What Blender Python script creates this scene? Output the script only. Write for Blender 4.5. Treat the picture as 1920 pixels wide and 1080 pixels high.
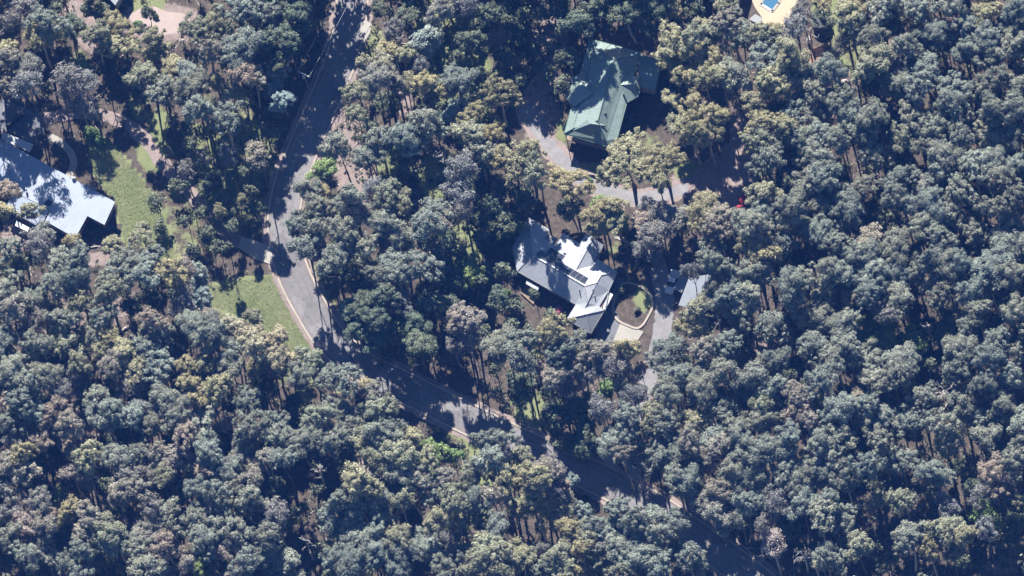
import bpy, math, random
import numpy as np
from mathutils import Vector, Matrix

# ------------------------------------------------------------------ camera, world, sun, exposure
scene = bpy.context.scene
for o in list(bpy.data.objects):
    bpy.data.objects.remove(o)
COL = scene.collection

DIST = 2000.0                 # an aircraft far above, long lens
TILT = math.radians(25.0)     # off the vertical
PPM = 10.0                    # photograph pixels per metre at the middle of the ground
AWAY = Vector((0.28, -0.96, 0.0)).normalized()
CAM_POS = DIST * (math.sin(TILT) * AWAY + math.cos(TILT) * Vector((0, 0, 1)))
FWD = -CAM_POS.normalized()
_u0 = (Vector((0, 0, 1)) - FWD * FWD.z).normalized()
_r0 = FWD.cross(_u0)
_s, _c = 0.28, math.sqrt(1 - 0.28 ** 2)
RIGHT = _c * _r0 - _s * _u0
UP = _c * _u0 + _s * _r0
cam_data = bpy.data.cameras.new("camera")
cam = bpy.data.objects.new("camera", cam_data)
COL.objects.link(cam)
cam_data.sensor_width = 36.0
cam_data.lens = 36.0 * DIST / (1920.0 / PPM)
cam_data.clip_start = 1.0
cam_data.clip_end = 20000.0
m = Matrix.Identity(4)
for i in range(3):
    m[i][0], m[i][1], m[i][2], m[i][3] = RIGHT[i], UP[i], -FWD[i], CAM_POS[i]
cam.matrix_world = m
scene.camera = cam

SUN_EL = math.radians(41.0)
SHADOW = Vector((0.20, -1.0, 0.0)).normalized()          # the way shadows fall on the ground
sun_dir = (SHADOW * math.cos(SUN_EL) - Vector((0, 0, 1)) * math.sin(SUN_EL)).normalized()
world = bpy.data.worlds.new("World")
scene.world = world
world.use_nodes = True
wn = world.node_tree.nodes
sky = wn.new("ShaderNodeTexSky")
sky.sky_type = 'NISHITA'
sky.sun_disc = False
sky.sun_elevation = SUN_EL
sky.sun_rotation = math.atan2(-sun_dir.x, -sun_dir.y)
sky.altitude = 200.0
sky.dust_density = 0.0
sky.ozone_density = 3.0
world.node_tree.links.new(sky.outputs[0], wn["Background"].inputs[0])
wn["Background"].inputs[1].default_value = 0.05
sun_data = bpy.data.lights.new("sun", 'SUN')
sun_data.energy = 5.0
sun_data.angle = math.radians(0.5)
sun_data.color = (1.0, 0.95, 0.87)
sun = bpy.data.objects.new("sun", sun_data)
sun.rotation_euler = sun_dir.to_track_quat('-Z', 'Y').to_euler()
sun.location = (0, 0, 300)
COL.objects.link(sun)
scene.view_settings.view_transform = 'Standard'
scene.view_settings.look = 'None'
scene.view_settings.gamma = 1.0
scene.view_settings.exposure = 1.6
scene.cycles.max_bounces = 4
scene.cycles.diffuse_bounces = 2
scene.cycles.transmission_bounces = 2
scene.cycles.transparent_max_bounces = 8
scene.cycles.volume_bounces = 0
scene.cycles.adaptive_threshold = 0.02

random.seed(7)
RNG = np.random.default_rng(11)
FPX = 1920.0 * DIST / (1920.0 / PPM)


def at(px, py, z=0.0):
    """The point at height z that stands at the photograph's pixel (px, py)."""
    d = FWD * FPX + RIGHT * (px - 960.0) + UP * (540.0 - py)
    k = (z - CAM_POS.z) / d.z
    p = CAM_POS + d * k
    return Vector((p.x, p.y, z))


def pix(p):
    v = Vector(p) - CAM_POS
    k = FPX / v.dot(FWD)
    return 960.0 + v.dot(RIGHT) * k, 540.0 - v.dot(UP) * k


# ------------------------------------------------------------------ helpers
def tag(o, label=None, cat=None, group=None, kind=None):
    if label:
        o["label"] = label
    if cat:
        o["category"] = cat
    if group:
        o["group"] = group
    if kind:
        o["kind"] = kind
    return o


def empty(name, loc=(0, 0, 0), rz=0.0):
    o = bpy.data.objects.new(name, None)
    o.location = loc
    o.rotation_euler = (0, 0, rz)
    o.empty_display_size = 0.5
    COL.objects.link(o)
    return o


class MB:
    """Collects faces; build() links them as one mesh object."""

    def __init__(self):
        self.v, self.f = [], []

    def add(self, vs, fs):
        n = len(self.v)
        self.v += [tuple(x) for x in vs]
        self.f += [tuple(n + i for i in f) for f in fs]
        return self

    def box(self, c, s, rz=0.0, base=False):
        x, y, z = s[0] / 2, s[1] / 2, s[2] / 2
        cz = c[2] + (z if base else 0)
        ca, sa = math.cos(rz), math.sin(rz)
        vs = []
        for dz in (-z, z):
            for dx, dy in ((-x, -y), (x, -y), (x, y), (-x, y)):
                vs.append((c[0] + dx * ca - dy * sa, c[1] + dx * sa + dy * ca, cz + dz))
        return self.add(vs, [(3, 2, 1, 0), (4, 5, 6, 7), (0, 1, 5, 4), (1, 2, 6, 5), (2, 3, 7, 6), (3, 0, 4, 7)])

    def tube(self, pts, rad, n=6, cap=True):
        pts = [Vector(p) for p in pts]
        if not hasattr(rad, "__len__"):
            rad = [rad] * len(pts)
        vs, fs = [], []
        for i, p in enumerate(pts):
            d = (pts[min(i + 1, len(pts) - 1)] - pts[max(i - 1, 0)]).normalized()
            a = d.cross(Vector((0.13, 0.31, 0.94)))
            if a.length < 1e-3:
                a = d.cross(Vector((1, 0, 0)))
            a.normalize()
            b = d.cross(a)
            for k in range(n):
                t = 2 * math.pi * k / n
                vs.append(p + (a * math.cos(t) + b * math.sin(t)) * rad[i])
        for i in range(len(pts) - 1):
            for k in range(n):
                k2 = (k + 1) % n
                fs.append((i * n + k, i * n + k2, (i + 1) * n + k2, (i + 1) * n + k))
        if cap:
            fs.append(tuple(range(n - 1, -1, -1)))
            fs.append(tuple(range((len(pts) - 1) * n, len(pts) * n)))
        return self.add(vs, fs)

    def prism(self, poly, z0, z1):
        """Upright prism over a plan outline."""
        n = len(poly)
        if sum(poly[i][0] * poly[(i + 1) % n][1] - poly[(i + 1) % n][0] * poly[i][1] for i in range(n)) < 0:
            poly = poly[::-1]
        vs = [(p[0], p[1], z0) for p in poly] + [(p[0], p[1], z1) for p in poly]
        fs = [tuple(range(n - 1, -1, -1)), tuple(range(n, 2 * n))]
        fs += [(i, (i + 1) % n, n + (i + 1) % n, n + i) for i in range(n)]
        return self.add(vs, fs)

    def slab(self, poly, t):
        """Sloping panel: 3D outline and thickness downwards."""
        n = len(poly)
        if sum(poly[i][0] * poly[(i + 1) % n][1] - poly[(i + 1) % n][0] * poly[i][1] for i in range(n)) < 0:
            poly = poly[::-1]
        vs = [tuple(p) for p in poly] + [(p[0], p[1], p[2] - t) for p in poly]
        fs = [tuple(range(n)), tuple(range(2 * n - 1, n - 1, -1))]
        fs += [(n + i, n + (i + 1) % n, (i + 1) % n, i) for i in range(n)]
        return self.add(vs, fs)

    def mesh(self, name):
        me = bpy.data.meshes.new(name)
        me.from_pydata(self.v, [], self.f)
        me.update()
        return me

    def build(self, name, mat, parent=None, smooth=False):
        me = self.mesh(name)
        me.materials.append(mat)
        if smooth:
            me.polygons.foreach_set("use_smooth", [True] * len(me.polygons))
        o = bpy.data.objects.new(name, me)
        COL.objects.link(o)
        if parent is not None:
            o.parent = parent
            o.matrix_parent_inverse = Matrix.Translation(-Vector(parent.location)) if parent.rotation_euler.z == 0 else \
                (Matrix.Translation(Vector(parent.location)) @ Matrix.Rotation(parent.rotation_euler.z, 4, 'Z')).inverted()
        return o


def inset(poly, d):
    n = len(poly)
    pts = [Vector((p[0], p[1], 0)) for p in poly]
    area = sum(pts[i].x * pts[(i + 1) % n].y - pts[(i + 1) % n].x * pts[i].y for i in range(n))
    sgn = 1 if area > 0 else -1
    out = []
    for i in range(n):
        e0 = (pts[i] - pts[i - 1]).normalized()
        e1 = (pts[(i + 1) % n] - pts[i]).normalized()
        n0 = Vector((-e0.y, e0.x, 0)) * sgn
        n1 = Vector((-e1.y, e1.x, 0)) * sgn
        b = n0 + n1
        k = b.length_squared
        b = b * (2 / k) if k > 0.2 else n0
        out.append(pts[i] + b * d)
    return out


# ------------------------------------------------------------------ materials
def mat_new(name):
    mt = bpy.data.materials.new(name)
    mt.use_nodes = True
    nt = mt.node_tree
    return mt, nt, nt.nodes["Principled BSDF"]


def N(nt, typ, **kw):
    n = nt.nodes.new(typ)
    for k, v in kw.items():
        setattr(n, k, v)
    return n


def ramp(nt, src, stops):
    r = N(nt, "ShaderNodeValToRGB")
    el = r.color_ramp.elements
    el[0].position, el[0].color = stops[0][0], (*stops[0][1], 1)
    el[1].position, el[1].color = stops[-1][0], (*stops[-1][1], 1)
    for p, c in stops[1:-1]:
        e = el.new(p)
        e.color = (*c, 1)
    nt.links.new(src, r.inputs[0])
    return r.outputs[0]


def noise(nt, scale, detail=4.0, rough=0.6, vec=None, dist=0.0):
    n = N(nt, "ShaderNodeTexNoise")
    n.inputs["Scale"].default_value = scale
    n.inputs["Detail"].default_value = detail
    n.inputs["Roughness"].default_value = rough
    n.inputs["Distortion"].default_value = dist
    if vec is not None:
        nt.links.new(vec, n.inputs["Vector"])
    return n.outputs[0]


def geo_pos(nt):
    return N(nt, "ShaderNodeNewGeometry").outputs["Position"]


def mixc(nt, fac, a, b, mode='MIX'):
    n = N(nt, "ShaderNodeMix", data_type='RGBA', blend_type=mode)
    for sock, v in ((0, fac), (6, a), (7, b)):
        if isinstance(v, (int, float)):
            n.inputs[sock].default_value = v
        elif isinstance(v, tuple):
            n.inputs[sock].default_value = (*v, 1)
        else:
            nt.links.new(v, n.inputs[sock])
    return n.outputs[2]


def mathn(nt, op, a, b=None, clamp=False):
    n = N(nt, "ShaderNodeMath", operation=op, use_clamp=clamp)
    for i, v in enumerate((a, b)):
        if v is None:
            continue
        if isinstance(v, (int, float)):
            n.inputs[i].default_value = v
        else:
            nt.links.new(v, n.inputs[i])
    return n.outputs[0]


def bump(nt, bsdf, h, dist, strength=1.0):
    b = N(nt, "ShaderNodeBump")
    b.inputs["Distance"].default_value = dist
    b.inputs["Strength"].default_value = strength
    nt.links.new(h, b.inputs["Height"])
    nt.links.new(b.outputs[0], bsdf.inputs["Normal"])


def simple(name, col, rough=0.7, var=0.25, scale=3.0, metal=0.0, spec=0.3, bmp=0.0):
    mt, nt, b = mat_new(name)
    p = geo_pos(nt)
    n1 = noise(nt, scale, 5, 0.65, p)
    n2 = noise(nt, scale * 0.13, 3, 0.5, p)
    mm = mathn(nt, 'ADD', mathn(nt, 'MULTIPLY', n1, 0.6), mathn(nt, 'MULTIPLY', n2, 0.4))
    lo = tuple(c * (1 - var) for c in col)
    hi = tuple(c * (1 + var) for c in col)
    nt.links.new(ramp(nt, mm, [(0.3, lo), (0.7, hi)]), b.inputs["Base Color"])
    b.inputs["Roughness"].default_value = rough
    b.inputs["Metallic"].default_value = metal
    b.inputs["Specular IOR Level"].default_value = spec
    if bmp:
        bump(nt, b, n1, bmp)
    return mt


def metal_roof(name, col, ang, pitch=0.35, stain=0.16, rough=0.42):
    """Ribbed sheet-metal roofing; ang = plan direction across the ribs."""
    mt, nt, b = mat_new(name)
    p = geo_pos(nt)
    mp = N(nt, "ShaderNodeMapping")
    mp.inputs["Rotation"].default_value = (0, 0, -ang)
    nt.links.new(p, mp.inputs["Vector"])
    w = N(nt, "ShaderNodeTexWave", wave_type='BANDS', bands_direction='X', wave_profile='SIN')
    w.inputs["Scale"].default_value = 0.314 / pitch
    w.inputs["Distortion"].default_value = 0.0
    nt.links.new(mp.outputs[0], w.inputs["Vector"])
    sc = N(nt, "ShaderNodeMapping")
    sc.inputs["Scale"].default_value = (2.2, 0.35, 1)
    nt.links.new(mp.outputs[0], sc.inputs["Vector"])
    n1 = noise(nt, 1.2, 6, 0.7, sc.outputs[0])
    n2 = noise(nt, 0.35, 4, 0.6, p)
    mm = mathn(nt, 'ADD', mathn(nt, 'MULTIPLY', n1, 0.6), mathn(nt, 'MULTIPLY', n2, 0.4))
    base = ramp(nt, mm, [(0.28, tuple(c * (1 - 1.6 * stain) for c in col)), (0.5, col), (0.75, tuple(min(1, c * (1 + stain)) for c in col))])
    base = mixc(nt, mathn(nt, 'MULTIPLY', w.outputs["Fac"], 0.10), base, tuple(c * 0.45 for c in col))
    nt.links.new(base, b.inputs["Base Color"])
    b.inputs["Roughness"].default_value = rough
    b.inputs["Specular IOR Level"].default_value = 0.5
    bump(nt, b, w.outputs["Fac"], 0.02, 0.5)
    return mt


M = {}
M["asphalt"] = simple("asphalt", (0.125, 0.12, 0.122), 0.85, 0.16, 1.2, bmp=0.004)
def road_material():
    mt, nt, b = mat_new("road_asphalt")
    p = geo_pos(nt)
    ac = N(nt, "ShaderNodeAttribute", attribute_name="across").outputs["Fac"]
    n1 = noise(nt, 2.5, 6, 0.7, p)
    n2 = noise(nt, 0.22, 4, 0.6, p, 0.6)
    n3 = noise(nt, 9.0, 4, 0.7, p)
    mm = mathn(nt, 'ADD', mathn(nt, 'MULTIPLY', n1, 0.35), mathn(nt, 'MULTIPLY', n2, 0.65))
    base = ramp(nt, mm, [(0.32, (0.105, 0.10, 0.104)), (0.5, (0.158, 0.151, 0.154)), (0.66, (0.20, 0.19, 0.19))])
    # wheel paths polished paler, oil-dark between them
    w = mathn(nt, 'ABSOLUTE', mathn(nt, 'SINE', mathn(nt, 'MULTIPLY', ac, 6.6)))
    base = mixc(nt, mathn(nt, 'MULTIPLY', w, 0.22), base, (0.235, 0.225, 0.225))
    # mended patches
    vo = N(nt, "ShaderNodeTexVoronoi", feature='F1')
    vo.inputs["Scale"].default_value = 0.16
    nt.links.new(p, vo.inputs["Vector"])
    sp = N(nt, "ShaderNodeSeparateColor")
    nt.links.new(vo.outputs["Color"], sp.inputs[0])
    pt = mathn(nt, 'GREATER_THAN', sp.outputs[0], 0.8)
    base = mixc(nt, mathn(nt, 'MULTIPLY', pt, 0.3), base, (0.07, 0.068, 0.07))
    # cracks
    cr = N(nt, "ShaderNodeTexVoronoi", feature='DISTANCE_TO_EDGE')
    cr.inputs["Scale"].default_value = 0.5
    ds = N(nt, "ShaderNodeVectorMath", operation='ADD')
    nv = N(nt, "ShaderNodeTexNoise")
    nv.inputs["Scale"].default_value = 1.1
    nt.links.new(p, nv.inputs["Vector"])
    nt.links.new(p, ds.inputs[0])
    nt.links.new(nv.outputs["Color"], ds.inputs[1])
    nt.links.new(ds.outputs[0], cr.inputs["Vector"])
    ck = mathn(nt, 'LESS_THAN', cr.outputs["Distance"], 0.018)
    base = mixc(nt, mathn(nt, 'MULTIPLY', ck, 0.45), base, (0.05, 0.048, 0.047))
    # leaf litter and dust gathering at the edges
    ed = mathn(nt, 'MULTIPLY', mathn(nt, 'SUBTRACT', mathn(nt, 'ABSOLUTE', ac), 0.72, True), 3.4)
    ed = mathn(nt, 'MULTIPLY', ed, ramp(nt, n1, [(0.42, (0, 0, 0)), (0.6, (1, 1, 1))]), True)
    base = mixc(nt, ed, base, (0.15, 0.115, 0.095))
    fl = ramp(nt, n3, [(0.68, (0, 0, 0)), (0.74, (1, 1, 1))])
    base = mixc(nt, mathn(nt, 'MULTIPLY', fl, 0.3), base, (0.16, 0.12, 0.09))
    nt.links.new(base, b.inputs["Base Color"])
    b.inputs["Roughness"].default_value = 0.85
    b.inputs["Specular IOR Level"].default_value = 0.25
    bump(nt, b, n3, 0.01)
    return mt


M["road"] = road_material()
M["drive_asphalt"] = simple("drive_asphalt", (0.12, 0.125, 0.14), 0.85, 0.22, 1.5, bmp=0.004)
M["concrete"] = simple("concrete", (0.28, 0.262, 0.235), 0.85, 0.14, 2.0, bmp=0.003)
M["kerb"] = simple("kerb_concrete", (0.30, 0.26, 0.22), 0.85, 0.16, 2.2, bmp=0.003)
M["gravel"] = simple("gravel", (0.20, 0.193, 0.198), 0.95, 0.35, 5.0, bmp=0.03)
M["gravel_pale"] = simple("gravel_pale", (0.19, 0.183, 0.188), 0.95, 0.3, 6.0, bmp=0.03)
M["dirt"] = simple("packed_dirt", (0.22, 0.175, 0.16), 0.95, 0.3, 1.5, bmp=0.03)
M["sandstone"] = simple("sandstone", (0.37, 0.31, 0.225), 0.85, 0.15, 1.8, bmp=0.003)
M["brick"] = simple("brick", (0.22, 0.14, 0.11), 0.9, 0.2, 6.0)
M["render_wall"] = simple("render_wall", (0.42, 0.39, 0.34), 0.9, 0.12, 1.0)
M["timber"] = simple("timber", (0.23, 0.17, 0.12), 0.85, 0.3, 4.0)
M["timber_orange"] = simple("timber_orange", (0.20,0.145,0.085), 0.85, 0.2, 3.0)
M["white_metal"] = simple("white_metal", (0.42, 0.43, 0.44), 0.45, 0.06, 2.0)
M["grey_metal"] = simple("grey_metal", (0.2,0.205,0.21), 0.5, 0.12, 3.0)
M["dark_metal"] = simple("dark_metal", (0.05, 0.055, 0.06), 0.5, 0.2, 3.0)
M["black_hole"] = simple("skylight_glass", (0.012, 0.013, 0.016), 0.12, 0.1, 1.0, spec=0.5)
M["glass"] = simple("window_glass", (0.03, 0.035, 0.045), 0.08, 0.1, 1.0, spec=0.6)
M["solar"] = simple("solar_cells", (0.018, 0.022, 0.035), 0.22, 0.25, 4.0, spec=0.5)
M["car_white"] = simple("car_paint", (0.5, 0.52, 0.55), 0.25, 0.05, 1.0, spec=0.5)
M["rubber"] = simple("rubber", (0.025, 0.025, 0.027), 0.9, 0.2, 4.0)
M["pole_wood"] = simple("pole_wood", (0.20, 0.17, 0.14), 0.9, 0.25, 4.0)
M["bleached"] = simple("bleached_wood", (0.36,0.34,0.32), 0.85, 0.22, 3.0)
M["log"] = simple("fallen_wood", (0.36, 0.32, 0.29), 0.9, 0.3, 3.0)
M["rock"] = simple("pale_rock", (0.32,0.295,0.275), 0.9, 0.2, 2.0, bmp=0.03)
M["tank"] = simple("tank_plastic", (0.085, 0.095, 0.105), 0.55, 0.2, 2.0)
M["red_clay"] = simple("red_clay", (0.23,0.14,0.10), 0.95, 0.25, 1.5, bmp=0.03)


def leaf_material():
    mt, nt, b = mat_new("gum_leaves")
    info = N(nt, "ShaderNodeObjectInfo")
    at_ = N(nt, "ShaderNodeAttribute", attribute_name="leafv")
    v = mathn(nt, 'ADD', mathn(nt, 'MULTIPLY', at_.outputs["Fac"], 0.75), 0.62)
    v2 = mathn(nt, 'MULTIPLY', v, mathn(nt, 'ADD', mathn(nt, 'MULTIPLY', info.outputs["Random"], 0.3), 0.85))
    cv = N(nt, "ShaderNodeCombineColor")
    for i in range(3):
        nt.links.new(v2, cv.inputs[i])
    base = mixc(nt, 1.0, info.outputs["Color"], cv.outputs[0], 'MULTIPLY')
    warm = mixc(nt, mathn(nt, 'MULTIPLY', mathn(nt, 'SUBTRACT', at_.outputs["Fac"], 0.6, True), 0.5), base, (0.21, 0.19, 0.14))
    nt.links.new(warm, b.inputs["Base Color"])
    b.inputs["Roughness"].default_value = 0.6
    b.inputs["Specular IOR Level"].default_value = 0.35
    tr = N(nt, "ShaderNodeBsdfTranslucent")
    nt.links.new(warm, tr.inputs[0])
    mx = N(nt, "ShaderNodeMixShader")
    mx.inputs[0].default_value = 0.07
    nt.links.new(b.outputs[0], mx.inputs[1])
    nt.links.new(tr.outputs[0], mx.inputs[2])
    nt.links.new(mx.outputs[0], nt.nodes["Material Output"].inputs[0])
    return mt


def bark_material():
    mt, nt, b = mat_new("bark")
    info = N(nt, "ShaderNodeObjectInfo")
    p = geo_pos(nt)
    n1 = noise(nt, 3.0, 5, 0.65, p)
    dark = ramp(nt, n1, [(0.3, (0.055, 0.045, 0.04)), (0.7, (0.15, 0.125, 0.11))])
    pale = ramp(nt, n1, [(0.3, (0.26, 0.22, 0.19)), (0.7, (0.46, 0.42, 0.38))])
    f = mathn(nt, 'GREATER_THAN', info.outputs["Random"], 0.68)
    nt.links.new(mixc(nt, f, dark, pale), b.inputs["Base Color"])
    b.inputs["Roughness"].default_value = 0.9
    bump(nt, b, n1, 0.03)
    return mt


M["leaf"] = leaf_material()
M["bark"] = bark_material()

# ------------------------------------------------------------------ the ground
def in_poly(x, y, poly):
    inside = np.zeros(x.shape, bool)
    n = len(poly)
    j = n - 1
    for i in range(n):
        xi, yi = poly[i]
        xj, yj = poly[j]
        c = ((yi > y) != (yj > y)) & (x < (xj - xi) * (y - yi) / (yj - yi + 1e-9) + xi)
        inside ^= c
        j = i
    return inside


def pix_arr(X, Y):
    vx, vy, vz = X - CAM_POS.x, Y - CAM_POS.y, -CAM_POS.z
    k = FPX / (vx * FWD.x + vy * FWD.y + vz * FWD.z)
    return (960 + (vx * RIGHT.x + vy * RIGHT.y + vz * RIGHT.z) * k,
            540 - (vx * UP.x + vy * UP.y + vz * UP.z) * k)


GRASS_POLYS = [
    [(160, 250), (205, 262), (240, 305), (290, 365), (315, 430), (335, 490), (295, 490), (268, 455), (235, 460), (216, 380), (175, 325)],
    [(395, 535), (520, 515), (548, 590), (628, 690), (640, 735), (560, 670), (470, 600), (400, 575)],
    [(575, 485), (600, 520), (640, 600), (625, 590), (600, 545)],
    [(245, -40), (320, -40), (308, 22), (262, 14), (247, 26)],
    [(960, 740), (1000, 750), (1010, 800), (975, 795)],
]
# x, y, half width, half height, amount
GRASS_SPOTS = [
    (285, 280, 30, 45, .8), (150, 130, 20, 40, .7), (300, 230, 22, 30, .7), (260, 200, 30, 40, .5), (840, 110, 70, 120, .8), (880, 170, 50, 80, .9),
    (700, 80, 25, 30, 1), (820, 330, 35, 45, 1), (868, 470, 40, 60, .7), (1300, 325, 35, 25, .8), (440, 310, 110, 150, .55), (350, 420, 80, 80, .5),
    (380, 330, 60, 60, .5), (900, 880, 35, 90, .8), (115, 935, 14, 30, 1), (80, 950, 8, 14, 1), (1010, 120, 25, 60, .4), (760, 640, 60, 70, .5),
    (1050, 255, 16, 40, .7), (1100, 320, 40, 15, .9), (730, 310, 30, 50, .6), (1590, 90, 50, 50, .6), (1560, 30, 40, 40, .8), (960, 60, 50, 80, .5),
    (1220, 300, 60, 50, .5), (470, 40, 50, 60, .4), (560, 690, 60, 40, .6), (860, 800, 50, 40, .6), (470, 560, 90, 50, .7), (1180, 770, 40, 40, .2),
    (430, 230, 60, 80, .4), (1010, 770, 60, 60, .5), (1205, 560, 18, 25, .75), (1160, 470, 25, 25, .45),
]
PALE_SPOTS = [
    (300, 42, 75, 34, 1), (150, 30, 40, 35, .8), (170, 60, 30, 40, .7), (345, 45, 40, 30, .9), (645, 290, 30, 60, .9), (660, 350, 25, 70, .9), (650, 240, 30, 40, .6), (690, 330, 25, 60, .5),
    (1035, 80, 30, 60, .7), (1020, 230, 40, 60, .6), (1395, 250, 25, 90, .8), (1380, 330, 45, 60, .8), (1300, 340, 40, 30, .9), (755, 190, 20, 30, .7),
    (110, 600, 60, 60, .5), (215, 560, 40, 60, .5), (150, 780, 50, 40, .6), (160, 850, 50, 60, .5), (1690, 120, 60, 60, .6), (1450, 640, 40, 50, .8),
    (1000, 680, 50, 40, .7), (1120, 700, 60, 40, .4), (1210, 760, 40, 60, .5), (170, 485, 50, 12, 1), (40, 450, 40, 40, .7), (690, 850, 40, 60, .5), (1880, 1050, 40, 40, .6), (1720, 960, 30, 30, .4),
]


def ground_sheet():
    far = 3000.0
    xs = np.concatenate([[-far, -600, -250], np.arange(-112, 112.1, 1.0), [250, 600, far]])
    ys = np.concatenate([[-far, -600, -250], np.arange(-82, 82.1, 1.0), [250, 600, far]])
    X, Y = np.meshgrid(xs, ys)
    nx, ny = len(xs), len(ys)
    me = bpy.data.meshes.new("ground")
    V = np.stack([X.ravel(), Y.ravel(), np.zeros(X.size)], 1)
    idx = np.arange(nx * ny).reshape(ny, nx)
    F = np.stack([idx[:-1, :-1], idx[:-1, 1:], idx[1:, 1:], idx[1:, :-1]], -1).reshape(-1, 4)
    me.from_pydata(V.tolist(), [], F.tolist())
    px, py = pix_arr(X.ravel(), Y.ravel())
    g = np.zeros(px.shape)
    for poly in GRASS_POLYS:
        g = np.maximum(g, in_poly(px, py, poly).astype(float) * 1.5)
    for (cx, cy, rx, ry, a) in GRASS_SPOTS:
        d = ((px - cx) / rx) ** 2 + ((py - cy) / ry) ** 2
        g = np.maximum(g, a * np.clip(1.35 - d * 0.75, 0, 1))
    s = np.zeros(px.shape)
    for (cx, cy, rx, ry, a) in PALE_SPOTS:
        d = ((px - cx) / rx) ** 2 + ((py - cy) / ry) ** 2
        s = np.maximum(s, a * np.clip(1.4 - d * 0.8, 0, 1))
    for nm, arr in (("grass", g), ("pale", s)):
        a = me.attributes.new(nm, 'FLOAT', 'POINT')
        a.data.foreach_set("value", arr.astype(np.float32))
    mt, nt, b = mat_new("forest_floor")
    p = geo_pos(nt)
    n1 = noise(nt, 0.9, 6, 0.7, p)
    n2 = noise(nt, 0.16, 4, 0.6, p)
    n3 = noise(nt, 4.5, 5, 0.75, p)
    litter = ramp(nt, mathn(nt, 'ADD', mathn(nt, 'MULTIPLY', n1, 0.55), mathn(nt, 'MULTIPLY', n3, 0.45)),
                  [(0.30, (0.03, 0.025, 0.02)), (0.5, (0.082, 0.067, 0.055)), (0.72, (0.175, 0.145, 0.128))])
    palec = ramp(nt, n1, [(0.3, (0.17, 0.135, 0.125)), (0.7, (0.27, 0.215, 0.195))])
    ap = N(nt, "ShaderNodeAttribute", attribute_name="pale").outputs["Fac"]
    fp = ramp(nt, mathn(nt, 'ADD', ap, mathn(nt, 'MULTIPLY', mathn(nt, 'SUBTRACT', n1, 0.5), 1.0)), [(0.35, (0, 0, 0)), (0.6, (1, 1, 1))])
    c = mixc(nt, fp, litter, palec)
    gr = ramp(nt, mathn(nt, 'ADD', mathn(nt, 'MULTIPLY', n3, 0.5), mathn(nt, 'MULTIPLY', n2, 0.5)),
              [(0.3, (0.10, 0.125, 0.052)), (0.5, (0.165, 0.185, 0.09)), (0.68, (0.23, 0.225, 0.135))])
    ag = N(nt, "ShaderNodeAttribute", attribute_name="grass").outputs["Fac"]
    n4 = noise(nt, 0.45, 5, 0.7, p)
    fg = ramp(nt, mathn(nt, 'ADD', ag, mathn(nt, 'MULTIPLY', mathn(nt, 'SUBTRACT', n4, 0.5), 1.3)), [(0.42, (0, 0, 0)), (0.62, (1, 1, 1))])
    c = mixc(nt, fg, c, gr)
    nt.links.new(c, b.inputs["Base Color"])
    b.inputs["Roughness"].default_value = 0.95
    b.inputs["Specular IOR Level"].default_value = 0.1
    bump(nt, b, mathn(nt, 'ADD', n3, n1), 0.12)
    me.materials.append(mt)
    o = bpy.data.objects.new("ground", me)
    COL.objects.link(o)
    tag(o, "pinkish leaf litter forest floor with patches of green grass", kind="structure")
    return o, (xs, ys, g.reshape(ny, nx))


GROUND, GMASK = ground_sheet()


# ------------------------------------------------------------------ road, kerbs, drives
def catmull(pts, n=8):
    pts = [Vector((*p, 0)) if len(p) == 2 else Vector(p) for p in pts]
    out = []
    for i in range(len(pts) - 1):
        p0, p1, p2, p3 = pts[max(i - 1, 0)], pts[i], pts[i + 1], pts[min(i + 2, len(pts) - 1)]
        for k in range(n):
            t = k / n
            out.append(0.5 * ((2 * p1) + (p2 - p0) * t + (2 * p0 - 5 * p1 + 4 * p2 - p3) * t * t + (3 * p1 - p0 - 3 * p2 + p3) * t ** 3))
    out.append(pts[-1])
    return out


def strip(line, l0, l1, z0, z1=None, jitter=0.0):
    """Ribbon along a ground line between side offsets l0 < l1 (to the left); with z1 a raised solid."""
    mb = MB()
    rows = []
    for i, p in enumerate(line):
        d = (line[min(i + 1, len(line) - 1)] - line[max(i - 1, 0)]).normalized()
        nrm = Vector((-d.y, d.x, 0))
        j0 = random.uniform(-jitter, jitter)
        j1 = random.uniform(-jitter, jitter)
        rows.append((p + nrm * (l0 + j0), p + nrm * (l1 + j1)))
    vs, fs = [], []
    if z1 is None:
        for a, b in rows:
            vs += [(a.x, a.y, z0), (b.x, b.y, z0)]
        for i in range(len(rows) - 1):
            fs.append((2 * i, 2 * i + 2, 2 * i + 3, 2 * i + 1))
    else:
        for a, b in rows:
            vs += [(a.x, a.y, z0), (b.x, b.y, z0), (b.x, b.y, z1), (a.x, a.y, z1)]
        for i in range(len(rows) - 1):
            q, r = 4 * i, 4 * i + 4
            fs += [(q + 3, r + 3, r + 2, q + 2), (q, r, r + 3, q + 3), (q + 1, q + 2, r + 2, r + 1)]
        fs += [(0, 3, 2, 1)]
        e = 4 * (len(rows) - 1)
        fs += [(e, e + 1, e + 2, e + 3)]
    return mb.add(vs, fs)


def pline(pts, n=8):
    return catmull([at(x, y) for x, y in pts], n)


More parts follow.
